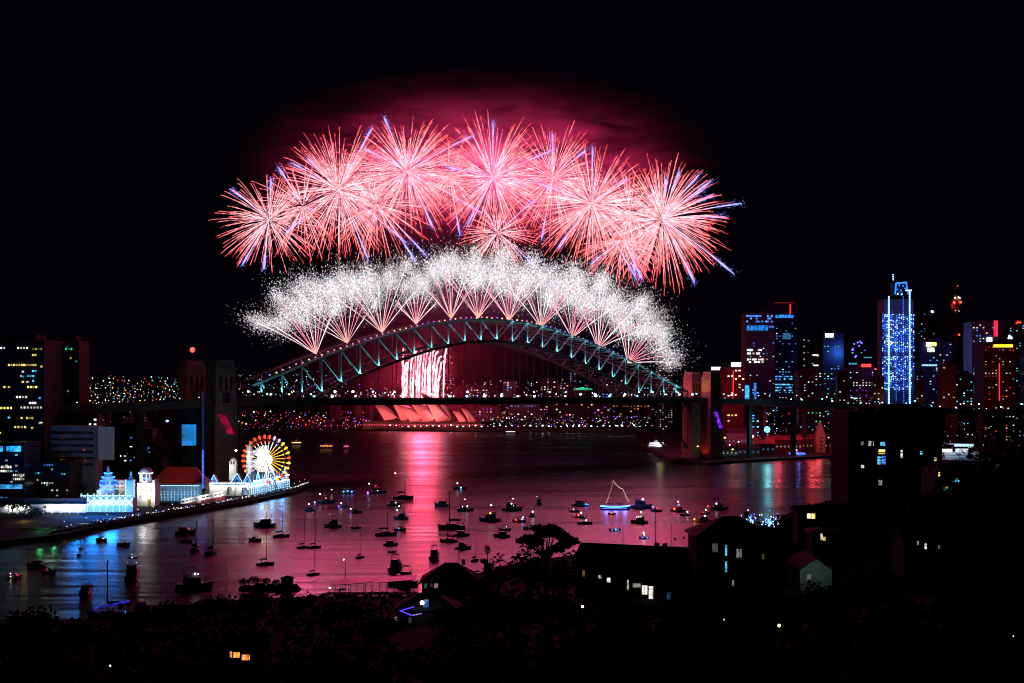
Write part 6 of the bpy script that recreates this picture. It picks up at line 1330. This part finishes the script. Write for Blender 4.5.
near_windows(o, 610, [(861, 441.5, 863.5, 445, 'w', .25), (868.5, 441, 873.5, 446, 'w', .5), (880.5, 442, 885, 446.5, 'c', 1.3), (878.5, 449.5, 885, 454, 'y', 1.3), (877.5, 456.5, 880.5, 464.5, 'c', 1.2), (881.5, 456, 885.5, 465, 'b', 1.2), (900.5, 450, 902.5, 458, 'w', 1.0), (920, 451.5, 922.5, 454.5, 'c', 1.5), (861, 465, 864, 468, 'W', 1), (878.5, 480, 882, 485, 'w', .4), (934, 457.5, 936.5, 461, 'y', .8)])
o, _, _ = tower('shore_building', 'small building with a cyan window half hidden by the right hand trees', 936, 985, 472, 520, DARKCONC, .0, 'w', seed=91, base_z=3, pitch=(3.6, 3.0))
near_windows(o, 520, [(938, 471, 940, 477, 'y', 1.2), (952.5, 478, 960, 482.5, 'c', .7), (943, 485, 950, 493, 'g', .06), (946, 486, 949, 488.5, 'o', 1.4), (949.5, 486, 952.5, 497, 'c', 1.0), (962, 487.5, 964, 494, 'g', .3), (967, 487, 969, 490, 'w', .6), (972, 488, 975, 490.5, 'w', .7)])
o = house('bungalow', 'low bungalow with a yellow white window on the dark point', 798, 825, 507, 512, 430, WEATHER, DROOF, 8, 'gx', 5); near_windows(o, 430, [(807, 513.5, 811, 518.5, 'w', 1.6), (811.6, 513.5, 815, 518.5, 'y', 1.8)])
o = house('cottage', 'cottage with one cream porch window on the dark point', 812, 838, 528, 533, 370, WEATHER, DROOF, 8, 'hip', 5); near_windows(o, 370, [(820.5, 533.5, 822.5, 540, 'w', 1.0), (822.8, 537, 825.5, 540.5, 'y', .9)])
o = house('house', 'dark house with three small lamps at the right of the hillside', 905, 972, 528, 540, 255, WEATHER, DROOF, 9, 'gx', 8); near_windows(o, 255, [(917, 541, 918.6, 545, 'w', .4), (924.5, 543.5, 926.5, 549, 'w', 1.5), (938, 545, 940, 549, 'w', .3)])
# jetty, sheds and the little headland
d = 392
o = thing('jetty', 'long low timber jetty with sloping shed roofs catching the red light', 'jetty', (Pt(372, 400, d).x, d, 0)); kk = d/F
b = MB(); b.box((0, 0, 1.7), (92*kk, 5, .3)); b.build('deck', TIMBER, o)
for i in range(13): b = MB(); b.tube([((-44+i*7.3)*kk, -2.2, -1), ((-44+i*7.3)*kk, -2.2, 2.4)], .2, 6); b.build('pile', TIMBER, o)
for x0, x1, z in ((-40, 2, 5.0), (6, 44, 5.8)):
    b = MB(); b.add([(x0*kk, -2.5, z-.5), (x1*kk, -2.5, z+.5), (x1*kk, 3.5, z+1.3), (x0*kk, 3.5, z+.3), (x0*kk, -2.5, z-.3), (x1*kk, -2.5, z+.7), (x1*kk, 3.5, z+1.5), (x0*kk, 3.5, z+.5)], [(3, 2, 1, 0), (4, 5, 6, 7), (0, 1, 5, 4), (1, 2, 6, 5), (2, 3, 7, 6), (3, 0, 4, 7)]); b.build('roof', mat('wet_sheet_roof', (.2, .2, .2), .3, .15, .5), o)
    for i in range(6):
        x = (x0+2+(x1-x0-4)*i/5)*kk
        for y in (-2, 3): b = MB(); b.tube([(x, y, 1.7), (x, y, z)], .1, 4); b.build('roof_post', TIMBER, o)
p = Pt(329, 596, 388); road_lamp('jetty_lamp', 'w', 'small white lamp at the shore end of the jetty', (p.x, p.y, 1.8), 0, None, 1.6, 8, .33)
B('n', 343.5, 596, 30, 'yacht at the jetty with a white masthead lamp on its tall mast', [('W', .6, -37, .8), ('c', 2, -4, .8), ('b', 4, -3.5, .5)], 17, 559, YG)
B('y', 225, 604, 60, 'yacht behind the shore hedge, only its thin mast showing', (), 12, 558, YG)
p = W(268, 590); b = MB(); r = random.Random(4)
for (x, y, s_, h_) in [(-7, 1, 3.2, 1.3), (-3, 0, 3.8, 1.9), (1, 1, 3.4, 1.6), (5, 0, 3.8, 2.0), (8, .5, 3.0, 1.6)]:
    b.lathe([(s_*1.1, -1), (s_, .2), (s_*.8, h_*.6), (s_*.45, h_), (.1, h_*1.05)], 9, (x, y, 0))
for i, v in enumerate(b.v): b.v[i] = (v[0]+r.uniform(-.3, .3), v[1]+r.uniform(-.3, .3), v[2]+r.uniform(-.2, .2))
rk = b.build('rock_outcrop', mat('dark_rock', (.06, .055, .05), .95, .4, .8)); rk.location = p; tag(rk, 'low dark rocky outcrop in the water off the lower left shore', 'rock')
leaf_mesh('crown', [(-8, 0, 2.8, 2.0, .6), (-4.5, 0, 3.2, 2.2, .6), (-1, .5, 2.9, 2.0, .5), (2.5, 0, 2.6, 1.6, .5)], 900, .35, 77)
t_ = thing('shrub', 'flat topped dark shrub growing over the rocky outcrop', 'shrub', p); leaf_mesh('foliage', [(-8, 0, 2.8, 2.0, .6), (-4.5, 0, 3.2, 2.2, .6), (-1, .5, 2.9, 2.0, .5), (2.5, 0, 2.6, 1.6, .5)], 900, .35, 77).build('foliage', LEAF, t_)
b = MB()
for x in (-8, -4, 0): b.tube([(x, 0, .5), (x+.5, 0, 2.8)], [.2, .1], 5)
b.build('stem', BARK, t_)
t_ = thing('boat_shed', 'tiny dark boat shed on the end of the rocky outcrop', 'shed', p+Vector((6.3, 0, 1.4))); b = MB(); b.box((0, 0, 1.2), (3.4, 3, 2.4)); b.build('wall', WEATHER, t_); b = MB(); b.hip((0, 0), 3.4, 3.0, 2.4, 3.4, .4, .15); b.build('roof', DROOF, t_); b = MB(); b.box((0, -1.55, .9), (.9, .1, 1.8)); b.build('door', TIMBER, t_)
for q in PROTO.values():
    for o in list(q.children_recursive)+[q]: bpy.data.objects.remove(o)
# garden lamps and the tree hung with fairy lights
def garden_lamp(label, px, py, d, key, s_, rad, e):
    p = Pt(px, py, d); g0 = ground_z(p.x, p.y); z0 = min(g0, p.z-2.0); t_ = thing('garden_lamp', label, 'lamp', (p.x, p.y, z0)); b = MB(); b.tube([(0, 0, 0), (0, 0, p.z-z0)], .06, 5); b.build('lamp_post', STEEL, t_)
    b = MB(); b.ball((0, -.1, p.z-z0), rad*d/F, 8, 5); b.build('lantern', lit(key, s_), t_); lamp('garden_glow', p+Vector((0, -1.2, .2)), C_[key], e, .2)
garden_lamp('warm garden lamp glowing among the lower right trees', 779, 625.5, 215, 'y', 9, 1.5, 14)
garden_lamp('white path lamp low in the bottom left trees', 110.5, 665.5, 140, 'W', 6, .8, 2)
garden_lamp('white garden lamp among leaves below the long gabled house', 582.5, 606.5, 225, 'w', 8, 1.3, 10)
garden_lamp('faint cream lamp among the trees at the lower right edge', 1013, 636, 140, 'w', 2, .6, 1)
garden_lamp('small white lamp between the dark trees at the right', 971, 511, 330, 'W', 5, .9, 4)
garden_lamp('small grey white lamp below the tall dark house', 724, 619.5, 210, 'w', .8, .9, 3)
ft_ = tree(757, 512, 345, 40, 'tree hung with white and blue fairy lights behind the tall house', 400, 'round', None, 700)
r = random.Random(8)
for key, n_ in (('led_white_blue', 60), ('led_blue', 50)):
    b = MB(); kk = 345/F
    for i in range(n_):
        x_ = r.choice((r.gauss(-10, 4), r.gauss(9, 4))); b.ball((x_*kk, -r.uniform(2, 6), ft_.location.z*0+(H-(r.gauss(519, 3.2)-HY)*kk)-ft_.location.z), .13*r.uniform(.6, 1.6), 5, 3)
    tag(b.build('fairy_lights', _m[key], ft_), kind='stuff')
